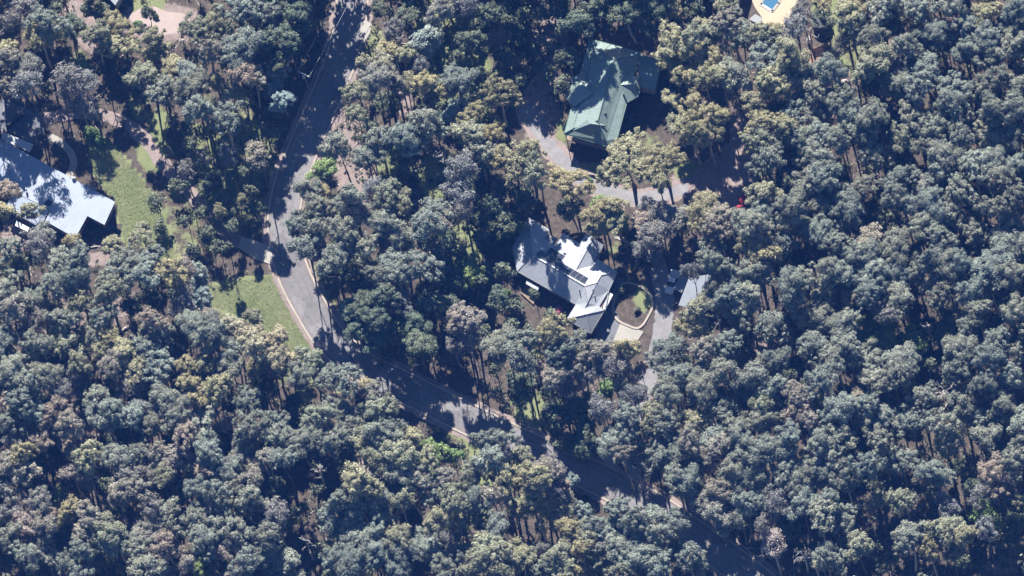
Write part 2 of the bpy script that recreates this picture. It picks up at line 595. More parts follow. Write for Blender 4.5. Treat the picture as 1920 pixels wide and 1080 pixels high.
ROAD = [(690, -200), (672, -90), (662, -10), (655, 50), (640, 110), (618, 165), (594, 222), (566, 285), (544, 345), (532, 405), (535, 460), (553, 520), (583, 578), (622, 638),
        (680, 688), (760, 727), (850, 772), (945, 818), (1040, 862), (1130, 902), (1220, 950), (1310, 1010), (1400, 1075), (1490, 1150), (1600, 1260)]
road_line = pline(ROAD, 8)
HALF = 2.85
def road_sheet():
    vs, fs, ac = [], [], []
    nc = 13
    for i, p in enumerate(road_line):
        d = (road_line[min(i + 1, len(road_line) - 1)] - road_line[max(i - 1, 0)]).normalized()
        nrm = Vector((-d.y, d.x, 0))
        for k in range(nc):
            t = -1 + 2 * k / (nc - 1)
            q = p + nrm * HALF * t
            vs.append((q.x, q.y, 0.03 + 0.05 * (1 - t * t)))
            ac.append(t)
    for i in range(len(road_line) - 1):
        for k in range(nc - 1):
            a = i * nc + k
            fs.append((a, a + nc, a + nc + 1, a + 1))
    o = MB().add(vs, fs).build("road", M["road"], None, True)
    at_ = o.data.attributes.new("across", 'FLOAT', 'POINT')
    at_.data.foreach_set("value", ac)
    tag(o, "grey asphalt road winding through the trees", kind="structure")


road_sheet()
for side, nm in ((1, "kerb_north"), (-1, "kerb_south")):
    a, b_ = sorted((side * (HALF - 0.05), side * (HALF + 0.33)))
    tag(strip(road_line, a, b_, -0.05, 0.13).build("kerb", M["kerb"]), "pale concrete kerb along the " + ("house side" if side > 0 else "lawn side") + " of the road", kind="structure")
# earth shoulder beside the kerb
for side in (1, -1):
    a, b_ = sorted((side * (HALF + 0.40), side * (HALF + 1.1)))
    tag(strip(road_line, a, b_, 0.012, None, 0.25).build("road_verge", M["dirt"]), "strip of bare earth beside the kerb on the " + ("house side" if side > 0 else "lawn side"), kind="structure")


def pave(name, poly, mat, z, label, thick=None):
    pts = [at(x, y) for x, y in poly]
    mb = MB()
    if thick:
        mb.prism(pts, -0.05, z)
    else:
        n = len(pts)
        if sum(pts[i].x * pts[(i + 1) % n].y - pts[(i + 1) % n].x * pts[i].y for i in range(n)) < 0:
            pts = pts[::-1]
        mb.add([(p.x, p.y, z) for p in pts], [tuple(range(n))])
    return tag(mb.build(name, mat), label, kind="structure")


pave("driveway", [(446, 464), (454, 444), (480, 452), (507, 462), (514, 498), (480, 487)], M["concrete"], 0.14, "concrete driveway apron meeting the road", True)
tag(strip(pline([(452, 458), (420, 432), (385, 395), (345, 350), (300, 300), (262, 252), (215, 222), (150, 212), (90, 222), (20, 235), (-60, 240)], 6), -1.25, 1.25, 0.02, None, 0.25)
    .build("driveway", M["dirt"]), "dirt driveway running to the pale roofed house", kind="structure")
pave("driveway", [(-60, 190), (10, 186), (70, 214), (88, 240), (60, 268), (8, 244), (-60, 220)], M["drive_asphalt"], 0.026, "grey paved yard above the pale roofed house")
tag(strip(pline([(92, 256), (112, 266), (130, 283), (138, 302), (135, 318), (128, 332)], 6), -0.7, 0.7, 0.0, 0.10).build("path", M["concrete"]),
    "curved concrete path around the dark garden", kind="structure")
tag(strip(pline([(985, 60), (1030, 110), (1015, 160), (985, 200), (1010, 245), (1045, 290), (1085, 330), (1135, 356), (1190, 371), (1240, 366), (1290, 350), (1350, 335)], 8), -2.1, 2.1, 0.018, None, 0.3)
    .build("driveway", M["dirt"]), "dirt shoulders of the gravel drive by the green house", kind="structure")
tag(strip(pline([(985, 200), (1010, 245), (1045, 290), (1085, 330), (1135, 356), (1190, 371), (1240, 366), (1290, 352)], 8), -1.25, 1.25, 0.024, None, 0.18)
    .build("driveway", M["gravel"]), "grey gravel drive curving below the green roofed house", kind="structure")
pave("turning_area", [(1285, 350), (1300, 325), (1335, 290), (1370, 270), (1395, 230), (1420, 300), (1405, 370), (1350, 390), (1290, 375)], M["dirt"], 0.014, "bare turning area at the end of the gravel drive")
tag(strip(pline([(1215, 470), (1236, 510), (1246, 560), (1243, 610), (1228, 670), (1208, 730), (1180, 800), (1140, 870), (1120, 895)], 8), -1.7, 1.7, 0.02, None, 0.22)
    .build("driveway", M["gravel_pale"]), "pale gravel drive running from the grey roofed house to the road", kind="structure")
pave("driveway", [(1163, 606), (1207, 622), (1185, 655), (1148, 644)], M["concrete"], 0.10, "pale concrete slab beside the rounded garden bed", True)
pave("forecourt", [(1118, 612), (1150, 545), (1158, 520), (1172, 530), (1152, 575), (1163, 604), (1150, 640), (1115, 636)], M["drive_asphalt"], 0.022, "dark paved forecourt beside the grey roofed house")
tag(strip(pline([(1152, 444), (1172, 452), (1188, 466), (1195, 486), (1192, 500)], 6), -0.28, 0.28, 0.0, 0.12).build("path", M["concrete"]), "thin curved path edging around the dark lawn", kind="structure")
pave("driveway", [(676, 50), (683, 36), (698, 46), (694, 62), (682, 84), (676, 76)], M["concrete"], 0.14, "small concrete crossover at the top of the road", True)
pave("driveway", [(1128, 858), (1142, 846), (1160, 852), (1152, 880), (1136, 876)], M["concrete"], 0.11, "concrete crossover where the gravel drive meets the road", True)
pave("clay_patch", [(1512, 95), (1530, 88), (1552, 92), (1550, 112), (1530, 122), (1514, 116)], M["red_clay"], 0.012, "patch of red clay below the water tank")
pave("sand_patch", [(240, 30), (262, 16), (290, 12), (312, 22), (345, 25), (365, 45), (345, 62), (300, 66), (262, 60)], simple("pale_sand", (0.31,0.25,0.23), 0.95, 0.16, 0.8, bmp=0.02), 0.012, "pale pink sandy clearing beside the mown lawn")
pave("pool_deck", [(1416, 15), (1430, 35), (1425, 46), (1464, 69), (1475, 44), (1498, 0), (1530, -60), (1440, -100), (1400, -20)], M["sandstone"], 0.12, "golden stone paving around the swimming pool", True)

# ------------------------------------------------------------------ houses
def windows(house, poly, zs, every=3.6, mat_f="white_metal"):
    """Windows on the longer wall runs: frame, pane and sill, each window its own part."""
    n = len(poly)
    area = sum(poly[i][0] * poly[(i + 1) % n][1] - poly[(i + 1) % n][0] * poly[i][1] for i in range(n))
    if area < 0:
        poly = poly[::-1]
    for i in range(n):
        a, b = Vector((poly[i][0], poly[i][1], 0)), Vector((poly[(i + 1) % n][0], poly[(i + 1) % n][1], 0))
        L = (b - a).length
        if L < 2.6:
            continue
        d = (b - a) / L
        out = Vector((d.y, -d.x, 0))
        if out.y > 0.3:
            continue
        k = max(1, int(L / every))
        for q in range(k):
            for z in zs:
                c = a + d * (L * (q + 0.5) / k) + out * 0.03
                rz = math.atan2(d.y, d.x)
                w = MB().box((c.x, c.y, z), (1.5, 0.08, 1.15), rz).build("window", M[mat_f], house)
                c2 = c + out * 0.03
                MB().box((c2.x, c2.y, z), (1.34, 0.06, 0.99), rz).build("pane", M["glass"], w)
                MB().box((c2.x + out.x * 0.04, c2.y + out.y * 0.04, z - 0.63), (1.66, 0.16, 0.07), rz).build("sill", M[mat_f], w)


def roof_part(house, pts, mat, t=0.14, name="roof_slope", label=None):
    o = MB().slab(pts, t).build(name, mat, house)
    if label:
        o["label"] = label
    return o


def ridge(house, pts, mat, r=0.09, name="ridge_cap"):
    pts = [Vector(p) + Vector((0, 0, 0.03)) for p in pts]
    return MB().tube(pts, r, 6).build(name, mat, house)


# --- grey roofed house in the middle (measured on the roof edges)
def K(x, y, z):
    return at(930 + x / 4.154, 390 + y / 4.154, z)


grey = empty("house", K(500, 600, 0))
tag(grey, "hip roofed house with pale grey metal roof and solar panels beside the rounded garden bed", "house")
axis = (K(690, 610, 4.75) - K(280, 370, 4.75))
ang_main = math.atan2(axis.y, axis.x)
RG = metal_roof("grey_roof_along", (0.285, 0.300, 0.328), ang_main, 0.5)
RG2 = metal_roof("grey_roof_across", (0.285, 0.300, 0.328), ang_main + math.pi / 2, 0.5)
RCREAM = RG
EA = 3.0
slopes = [
    ([(165, 495, EA), (620, 752, EA), (715, 735, 4.3), (690, 610, 4.75), (280, 370, 4.75)], RG),
    ([(128, 310, EA), (165, 495, EA), (280, 370, 4.75)], RG2),
    ([(255, 75, EA), (128, 310, EA), (280, 370, 4.75), (268, 225, 4.7)], RG2),
    ([(255, 75, EA), (268, 225, 4.7), (280, 370, 4.75), (385, 240, EA), (415, 170, EA)], RG2),
    ([(385, 240, EA), (280, 370, 4.75), (690, 610, 4.75), (625, 480, 4.0), (470, 385, 3.88), (470, 285, EA)], RG),
    ([(525, 195, EA), (470, 285, EA), (470, 385, 3.86), (625, 480, 4.0), (605, 375, 3.25), (655, 280, 3.1)], RG),
    ([(605, 375, 3.25), (625, 480, 4.02), (762, 232, 4.3), (700, 195, EA), (655, 280, 3.1)], RG2),
    ([(762, 232, 4.3), (625, 480, 4.02), (745, 450, 3.2), (835, 290, EA)], RG2),
    ([(625, 480, 4.0), (690, 610, 4.75), (785, 585, 4.55), (820, 525, 4.4), (945, 500, EA), (790, 395, EA), (745, 450, 3.2)], RG),
    ([(945, 500, EA), (820, 525, 4.4), (785, 585, 4.55), (690, 610, 4.75), (715, 735, 4.3), (690, 785, 4.0), (805, 765, EA + 0.3), (880, 640, EA)], RG2),
    ([(548, 868, EA), (710, 828, 4.8), (845, 797, EA), (805, 765, 3.3), (690, 785, 4.0), (715, 735, 4.3), (620, 752, EA)], RG),
    ([(548, 868, EA), (740, 980, EA), (710, 828, 4.8)], RG),
    ([(740, 980, EA), (845, 797, EA), (710, 828, 4.8)], RG2),
]
for poly, mt in slopes:
    roof_part(grey, [K(*p) for p in poly], mt)
for ln in ([(280, 370, 4.75), (690, 610, 4.75), (785, 585, 4.55)], [(128, 310, EA), (280, 370, 4.75)], [(165, 495, EA), (280, 370, 4.75)], [(255, 75, EA), (268, 225, 4.7), (280, 370, 4.75)],
           [(762, 232, 4.3), (625, 480, 4.02)], [(548, 868, EA), (710, 828, 4.8), (845, 797, EA)], [(740, 980, EA), (710, 828, 4.8)], [(690, 610, 4.75), (715, 735, 4.3)], [(945, 500, EA), (820, 525, 4.4), (785, 585, 4.55)]):
    ridge(grey, [K(*p) for p in ln], M["grey_metal"], 0.07)
g_out = [K(x, y, EA) for x, y in [(255, 75), (128, 310), (165, 495), (620, 752), (548, 868), (740, 980), (845, 797), (880, 640), (945, 500), (790, 395), (835, 290), (700, 195), (655, 280), (525, 195), (470, 285), (385, 240), (415, 170)]]
MB().tube(g_out + [g_out[0]], 0.08, 5, False).build("gutter", M["grey_metal"], grey)
g_wall = inset(g_out, 0.55)
MB().prism(g_wall, -0.05, EA - 0.12).build("wall", M["brick"], grey)
windows(grey, g_wall, (1.6,))
# solar panels: one row along the ridge and a short row above it
P0, P1, PE = K(280, 370, 4.75), K(690, 610, 4.75), K(470, 285, EA)
uu = (P1 - P0).normalized()
vv = (PE - P0) - uu * (PE - P0).dot(uu)
vv.normalize()
wn_ = uu.cross(vv)
wn_ = wn_ if wn_.z > 0 else -wn_
step = ((P1 - P0).length - 0.9) / 10
for rowv, cols in ((0.45, range(10)), (2.2, range(1, 4))):
    for i in cols:
        o_ = P0 + uu * (0.55 + i * step) + vv * rowv + wn_ * 0.16
        w_ = uu * (step - 0.04)
        h_ = vv * 1.55
        fr = roof_part(grey, [o_, o_ + w_, o_ + w_ + h_, o_ + h_], M["grey_metal"], 0.06, "solar_panel")
        ins = [o_ + w_ * .03 + h_ * .02, o_ + w_ * .97 + h_ * .02, o_ + w_ * .97 + h_ * .98, o_ + w_ * .03 + h_ * .98]
        MB().slab([q + wn_ * 0.012 for q in ins], 0.01).build("cells", M["solar"], fr)
for (x, y, z) in ((755, 640, 4.2), (770, 690, 3.9), (650, 640, 4.55), (300, 140, 3.7)):
    p = K(x, y, z)
    MB().tube([p - Vector((0, 0, 0.4)), p + Vector((0, 0, 0.45))], 0.11, 8).build("vent_pipe", M["grey_metal"], grey)
roof_part(grey, [K(882, 655, 2.6), K(912, 675, 2.6), K(850, 795, 2.6), K(812, 768, 2.7)], M["white_metal"], 0.1, "verandah_roof")
for (x, y) in ((905, 680), (850, 785)):
    p = K(x, y, 2.5)
    MB().tube([(p.x, p.y, 0), (p.x, p.y, 2.5)], 0.06, 6).build("verandah_post", M["white_metal"], grey)
roof_part(grey, [K(400, 205, 2.5), K(485, 235, 2.4), K(460, 275, 2.4), K(385, 240, 2.5)], M["grey_metal"], 0.08, "lean_to_roof")
roof_part(grey, [K(240, 560, 2.5), K(335, 618, 2.5), K(325, 643, 2.35), K(232, 590, 2.35)], M["white_metal"], 0.06, "awning")
# deck below the awning, boards laid one by one
deck = empty("timber_deck", K(260, 680, 0))
tag(deck, "small brown timber deck below the long side of the solar panelled house", "deck")
d0, d1, d2, d3 = [at(930 + x / 4.154, 390 + y / 4.154, 0.35) for x, y in ((232, 598), (326, 648), (292, 752), (190, 660))]
nb = 14
for i in range(nb):
    a, b = i / nb + 0.006, (i + 1) / nb - 0.006
    MB().slab([d0.lerp(d3, a), d1.lerp(d2, a), d1.lerp(d2, b), d0.lerp(d3, b)], 0.05).build("board", M["timber"], deck)
for p in (d0, d1, d2, d3):
    q = p.lerp((d0 + d1 + d2 + d3) / 4, 0.08)
    MB().box((q.x, q.y, 0), (0.12, 0.12, 0.29), 0, True).build("post", M["timber"], deck)


# --- green roofed house
def G(x, y, z):
    return at(1040 + x / 4.0, 60 + y / 4.0, z)


green = empty("house", G(300, 480, 0))
tag(green, "green metal roofed house with gabled bays above the curving gravel drive", "house")
GE, GR = 4.2, 7.0
gax = G(320, 690, GR) - G(440, 230, GR)
ga = math.atan2(gax.y, gax.x)
GC = (0.185, 0.240, 0.220)
RGR = metal_roof("green_roof_along", GC, ga, 0.5, 0.2, 0.3)
RGR2 = metal_roof("green_roof_across", GC, ga + math.pi / 2, 0.5, 0.2, 0.3)
TL, TR, BR, BL = G(260, 50, GE), G(645, 150, GE), G(405, 865, GE), G(70, 765, GE)
BR2 = G(470, 800, GE)
# break of pitch between the verandah skirt and the main roof
sTL, sBL, sBR, sTR = G(300, 115, 5.0), G(140, 725, 5.0), G(385, 815, 5.0), G(585, 185, 5.0)
R_N, R_S = G(445, 210, GR), G(325, 665, GR)
for poly, mt in (([TL, BL, sBL, sTL], RGR), ([BL, BR, sBR, sBL], RGR2), ([TR, TL, sTL, sTR], RGR2), ([BR, BR2, TR, sTR, sBR], RGR)):
    roof_part(green, poly, mt, name="verandah_roof")
up = Vector((0, 0, 0.06))
for poly, mt in (([sTL, sBL, R_S, R_N], RGR), ([sBL, sBR, R_S], RGR2), ([sBR, sTR, R_N, R_S], RGR), ([sTR, sTL, R_N], RGR2)):
    roof_part(green, [p + up for p in poly], mt)
# gabled bay towards the drive's start
b_ap, b_bk = G(180, 400, 6.0), G(292, 462, 6.2)
for poly, mt in (([G(75, 490, GE), G(120, 345, GE), b_ap], RGR), ([G(120, 345, GE), G(215, 300, GE), G(232, 345, 5.3), b_bk, b_ap], RGR2), ([G(75, 490, GE), b_ap, b_bk, G(150, 560, 4.9), G(130, 560, GE)], RGR2)):
    roof_part(green, [p + Vector((0, 0, 0.16)) for p in poly], mt, name="bay_roof")
# gabled bay on the far side
c_ap, c_bk = G(600, 395, 5.8), G(495, 402, 6.0)
for poly, mt in (([G(640, 335, GE), G(645, 440, GE), c_ap], RGR), ([G(560, 330, 4.8), c_bk, c_ap, G(640, 335, GE)], RGR2), ([G(645, 440, GE), G(628, 490, GE), G(548, 535, GE + .2), c_bk, c_ap], RGR2)):
    roof_part(green, [p + Vector((0, 0, 0.3)) for p in poly], mt, name="bay_roof")
# dutch gable over the sunny end
h0, h1, h2, h3, hc = G(135, 742, 5.6), G(245, 655, 7.4), G(390, 705, 5.9), G(270, 782, 5.5), G(268, 690, 7.6)
for poly, mt in (([h0, hc, h1], RGR), ([h0, h3, hc], RGR), ([h3, h2, hc], RGR2), ([h2, h1, hc], RGR2)):
    roof_part(green, [p + Vector((0, 0, 0.12)) for p in poly], mt, name="gable_roof")
# lower wing
LW = [G(632, 165, 3.6), G(800, 205, 3.0), G(755, 435, 3.0), G(625, 405, 3.6)]
roof_part(green, LW, RGR, name="lean_to_roof")
MB().prism(inset(LW, 0.4), -0.05, 2.85).build("lean_to_wall", M["render_wall"], green)
for ln in ([R_N, R_S], [sBL, R_S], [sBR, R_S], [sTL, R_N], [sTR, R_N], [BL, sBL], [BR, sBR], [TL, sTL], [sTL, sBL]):
    ridge(green, [p + up for p in ln], simple("green_capping", (0.09,0.14,0.12), 0.4), 0.08)
gw = inset([TL, BL, BR, BR2, TR], 1.3)
MB().prism(gw, -0.05, 4.4).build("wall", M["render_wall"], green)
windows(green, gw, (1.4, 3.1), 3.0)
MB().prism(inset([G(x, y, GE) for x, y in [(75, 490), (120, 345), (215, 300), (300, 400), (240, 560), (130, 560)]], 0.5), -0.05, 4.1).build("bay_wall", M["render_wall"], green)
MB().tube([TL, BL, BR, BR2, TR, TL], 0.08, 5, False).build("gutter", simple("green_gutter", (0.1,0.16,0.13), 0.4), green)
for p in (BL, BR, BL.lerp(BR, 0.33), BL.lerp(BR, 0.66), BL.lerp(TL, 0.25), BL.lerp(TL, 0.5)):
    c = p.lerp((BL + TR) / 2, 0.025)
    MB().tube([(c.x, c.y, 0), (c.x, c.y, GE - 0.1)], 0.08, 6).build("verandah_post", M["timber"], green)
dk = [BL, BR, BR.lerp(TR, 0.1), BL.lerp(TL, 0.1)]
MB().prism(inset(dk, 0.15), 1.5, 1.62).build("verandah_floor", M["timber"], green)
rl = inset([BL, BR, TR, TL], 0.3)
for zz in (2.1, 2.55):
    MB().tube([(rl[0].x, rl[0].y, zz), (rl[1].x, rl[1].y, zz)], 0.035, 5).build("railing", M["white_metal"], green)
pv = G(378, 612, 5.9)
MB().tube([pv - Vector((0, 0, 0.5)), pv + Vector((0, 0, 0.6))], 0.28, 10).build("flue", M["dark_metal"], green)


# --- pale blue-white roofed house at the frame's edge
def W(x, y, z):
    return at(x / 3.857, 200 + y / 3.857, z)


white = empty("house", W(300, 600, 0))
tag(white, "long low house with bluish white metal roof beside the bright lawn", "house")
wax = W(830, 685, 3.6) - W(10, 235, 3.6)
wa = math.atan2(wax.y, wax.x)
WC = (0.235, 0.272, 0.335)
RW = metal_roof("white_roof_along", WC, wa, 0.45, 0.14)
RW2 = metal_roof("white_roof_across", WC, wa + math.pi / 2, 0.45, 0.14)
Z1 = 3.7


def zm(x, y):
    """One plane falling away from the long upper edge."""
    d = ((x - 10) * -451 + (y - 237) * 822) / math.hypot(451, 822) / 38.57
    return 3.9 - 0.045 * d


def WM(x, y):
    return W(x, y, zm(x, y))


roof_part(white, [WM(10, 237), WM(80, 520), WM(150, 640), WM(355, 738), WM(360, 765), WM(325, 825), WM(545, 950), WM(632, 790), WM(755, 855), WM(832, 688)], RW)
roof_part(white, [W(-260, 90, 3.7), W(-160, 430, 3.5), W(0, 545, 3.35), W(75, 655, 3.3), WM(149, 639), WM(79, 519), WM(9, 236)], RW2)
roof_part(white, [W(75, 655, 3.3), W(35, 730, 3.2), W(290, 875, 3.15), WM(356, 747), WM(149, 641)], RW2)
roof_part(white, [W(20, 182, 3.0), W(8, 232, 3.0), W(215, 330, 3.0), W(242, 272, 3.0)], M["white_metal"], 0.12, "porch_roof")
roof_part(white, [W(120, 825, 2.5), W(213, 875, 2.5), W(200, 905, 2.5), W(108, 860, 2.5)], M["white_metal"], 0.08, "awning")
for ln in ([WM(10, 237), WM(80, 520), WM(150, 640), WM(355, 740)],):
    ridge(white, ln, M["grey_metal"], 0.07)
w_out = [W(x, y, 3.3) for x, y in [(10, 237), (-260, 90), (-160, 430), (0, 545), (75, 655), (35, 730), (290, 875), (325, 825), (545, 950), (632, 790), (755, 855), (832, 688)]]
ww = inset(w_out, 0.5)
MB().prism(ww, -0.05, 3.05).build("wall", M["brick"], white)
windows(white, ww, (1.5,))
sk = W(352, 694, 3.75)
MB().box((sk.x, sk.y, sk.z - 0.15), (1.05, 1.05, 0.5), wa).build("skylight", M["black_hole"], white)
MB().tube([W(130, 745, 3.7), W(130, 745, 4.6)], 0.12, 8).build("vent_pipe", M["grey_metal"], white)
MB().tube([W(190, 605, 3.9), W(190, 605, 4.5)], 0.2, 8).build("flue", M["dark_metal"], white)
q = W(535, 520, 3.9)
dish = MB()
dish.tube([q - Vector((0, 0, 0.4)), q + Vector((0, 0, 0.3))], 0.05, 6)
dish.tube([q + Vector((0, 0, 0.3)), q + Vector((0, 0.1, 0.42))], [0.08, 0.42], 12)
dish.build("satellite_dish", M["white_metal"], white)
a_, b_ = W(620, 560, 2.6), W(700, 600, 2.6)
MB().tube([a_, b_], 0.14, 6).build("window_awning", M["white_metal"], white)

# garden wall and fence beside the paved yard
gwall = MB()
pts = [at(x, y) for x, y in ((14, 242), (30, 229), (47, 218))]
for i in range(2):
    a, b = pts[i], pts[i + 1]
    c = (a + b) / 2
    gwall.box((c.x, c.y, -0.02), ((b - a).length + 0.1, 0.2, 1.3), math.atan2((b - a).y, (b - a).x), True)
tag(gwall.build("garden_wall", M["dark_metal"]), "dark low wall beside the paved yard of the bluish white house", "wall")

# --- house edges at the top of the photograph
top1 = empty("house", at(1360, -30))
tag(top1, "house with pale flat roof at the photo's top edge beside the swimming pool", "house")
tp = [at(x, y, 4.0) for x, y in ((1335, -60), (1330, 2), (1378, 13), (1386, -6), (1400, -60))]
roof_part(top1, tp, M["concrete"], 0.2, "roof")
MB().prism(inset(tp, 0.4), -0.05, 3.78).build("wall", M["render_wall"], top1)
top2 = empty("house", at(215, -20))
tag(top2, "grey roof corner of a house above the sandy clearing at the top edge", "house")
tp = [at(x, y, 3.4) for x, y in ((150, -90), (200, -8), (216, 10), (240, -30), (236, -100))]
roof_part(top2, tp, metal_roof("slate_roof", (0.12, 0.14, 0.16), 0.6), 0.2, "roof")
MB().prism(inset(tp, 0.4), -0.05, 3.18).build("wall", M["render_wall"], top2)

# --- swimming pool: coping, basin and water
pool = empty("swimming_pool", at(1445, 0))
tag(pool, "blue swimming pool with pale coping on the golden paving", "swimming pool")
pw = [at(x, y, 0.13) for x, y in ((1427, 8), (1448, 21), (1460, 6), (1478, -42), (1450, -52))]
wm, nt, bs = mat_new("pool_water")
bs.inputs["Base Color"].default_value = (0.05, 0.13, 0.22, 1)
bs.inputs["Roughness"].default_value = 0.06
bump(nt, bs, noise(nt, 2.0, 3, 0.5, geo_pos(nt)), 0.03, 0.4)
MB().add([(p.x, p.y, 0.15) for p in pw[::-1]], [tuple(range(5))]).build("water", wm, pool)
for i in range(5):
    a, b = pw[i], pw[(i + 1) % 5]
    c = (a + b) / 2
    MB().box((c.x, c.y, 0.10), ((b - a).length + 0.25, 0.5, 0.12), math.atan2((b - a).y, (b - a).x), True).build("coping", M["white_metal"] if i == 0 else M["concrete"], pool)
# glass pool fence
pf = empty("pool_fence", at(1481, 34))
tag(pf, "low dark fence along the edge of the golden pool paving", "fence")
f0, f1 = at(1465, 70), at(1500, -4)
for i in range(9):
    p = f0.lerp(f1, i / 8)
    MB().box((p.x, p.y, 0), (0.06, 0.06, 1.2), 0, True).build("post", M["dark_metal"], pf)
for z in (0.25, 1.15):
    MB().tube([(f0.x, f0.y, z), (f1.x, f1.y, z)], 0.03, 4).build("rail", M["dark_metal"], pf)

hut = empty("pump_shed", at(1420, 38))
tag(hut, "little grey roofed shed at the corner of the pool paving", "shed")
tp = [at(x, y, 2.2) for x, y in ((1404, 36), (1416, 26), (1430, 34), (1424, 46))]
roof_part(hut, tp, M["grey_metal"], 0.1, "roof")
MB().prism(inset(tp, 0.15), -0.02, 2.08).build("wall", M["render_wall"], hut)

# --- blue-grey shed near the vehicle
shed = empty("carport", at(1303, 552))
tag(shed, "blue-grey flat metal roofed carport, roof darkened to look shaded, beside the white utility vehicle", "carport")
tp = [at(x, y, 3.0) for x, y in ((1292, 520), (1332, 514), (1334, 562), (1322, 585), (1272, 572))]
roof_part(shed, tp, metal_roof("shed_roof", (0.11,0.13,0.165), 0.3, 0.5), 0.12, "roof")  # roof colour lowered so that it reads as shaded
for p in inset(tp, 0.3):
    MB().tube([(p.x, p.y, -0.02), (p.x, p.y, 2.9)], 0.07, 6).build("post", M["grey_metal"], shed)
MB().prism([p for p in inset(tp, 0.35)][:3] + [inset(tp, 0.6)[2], inset(tp, 0.6)[1], inset(tp, 0.6)[0]][:3], 0, 2.85).build("wall", M["grey_metal"], shed)

shed2 = empty("garden_shed", at(1400, 178))
tag(shed2, "small pale gabled shed almost hidden under the gums by the turning area", "shed")
sa, sb, sc, sd = [at(x, y, 2.4) for x, y in ((1388, 188), (1394, 152), (1412, 156), (1407, 193))]
e0, e1 = at(1397, 185, 3.5), at(1404, 148, 3.5)
SHR = metal_roof("shed_pale_roof", (0.3,0.33,0.35), 0.2, 0.4)
roof_part(shed2, [sa, e0, e1, sb], SHR, 0.08)
roof_part(shed2, [e0, sd, sc, e1], SHR, 0.08)
MB().prism(inset([sa, sb, sc, sd], 0.2), -0.02, 2.3).build("wall", M["grey_metal"], shed2)

# --- trailer with a dark cover beside the vehicle
trailer = empty("trailer", at(1278, 537))
tag(trailer, "dark covered box trailer parked between the white vehicle and the carport", "trailer")
ta, tb = at(1287, 524), at(1272, 552)
tz = math.atan2((ta - tb).y, (ta - tb).x)
c = (ta + tb) / 2
MB().box((c.x, c.y, 0.5), (3.2, 1.7, 1.1), tz, True).build("body", M["dark_metal"], trailer)
MB().box((c.x, c.y, 1.6), (3.3, 1.8, 0.08), tz, True).build("cover", M["grey_metal"], trailer)
for s in (-1, 1):
    n_ = Vector((-math.sin(tz), math.cos(tz), 0)) * s
    w0 = c + n_ * 0.88
    MB().tube([w0 + Vector((0, 0, 0.33)), w0 + n_ * 0.18 + Vector((0, 0, 0.33))], 0.33, 14).build("wheel", M["rubber"], trailer)
dr = Vector((math.cos(tz), math.sin(tz), 0))
MB().tube([c + dr * 1.6 + Vector((0, 0, 0.55)), c + dr * 2.7 + Vector((0, 0, 0.45))], 0.06, 6).build("drawbar", M["grey_metal"], trailer)


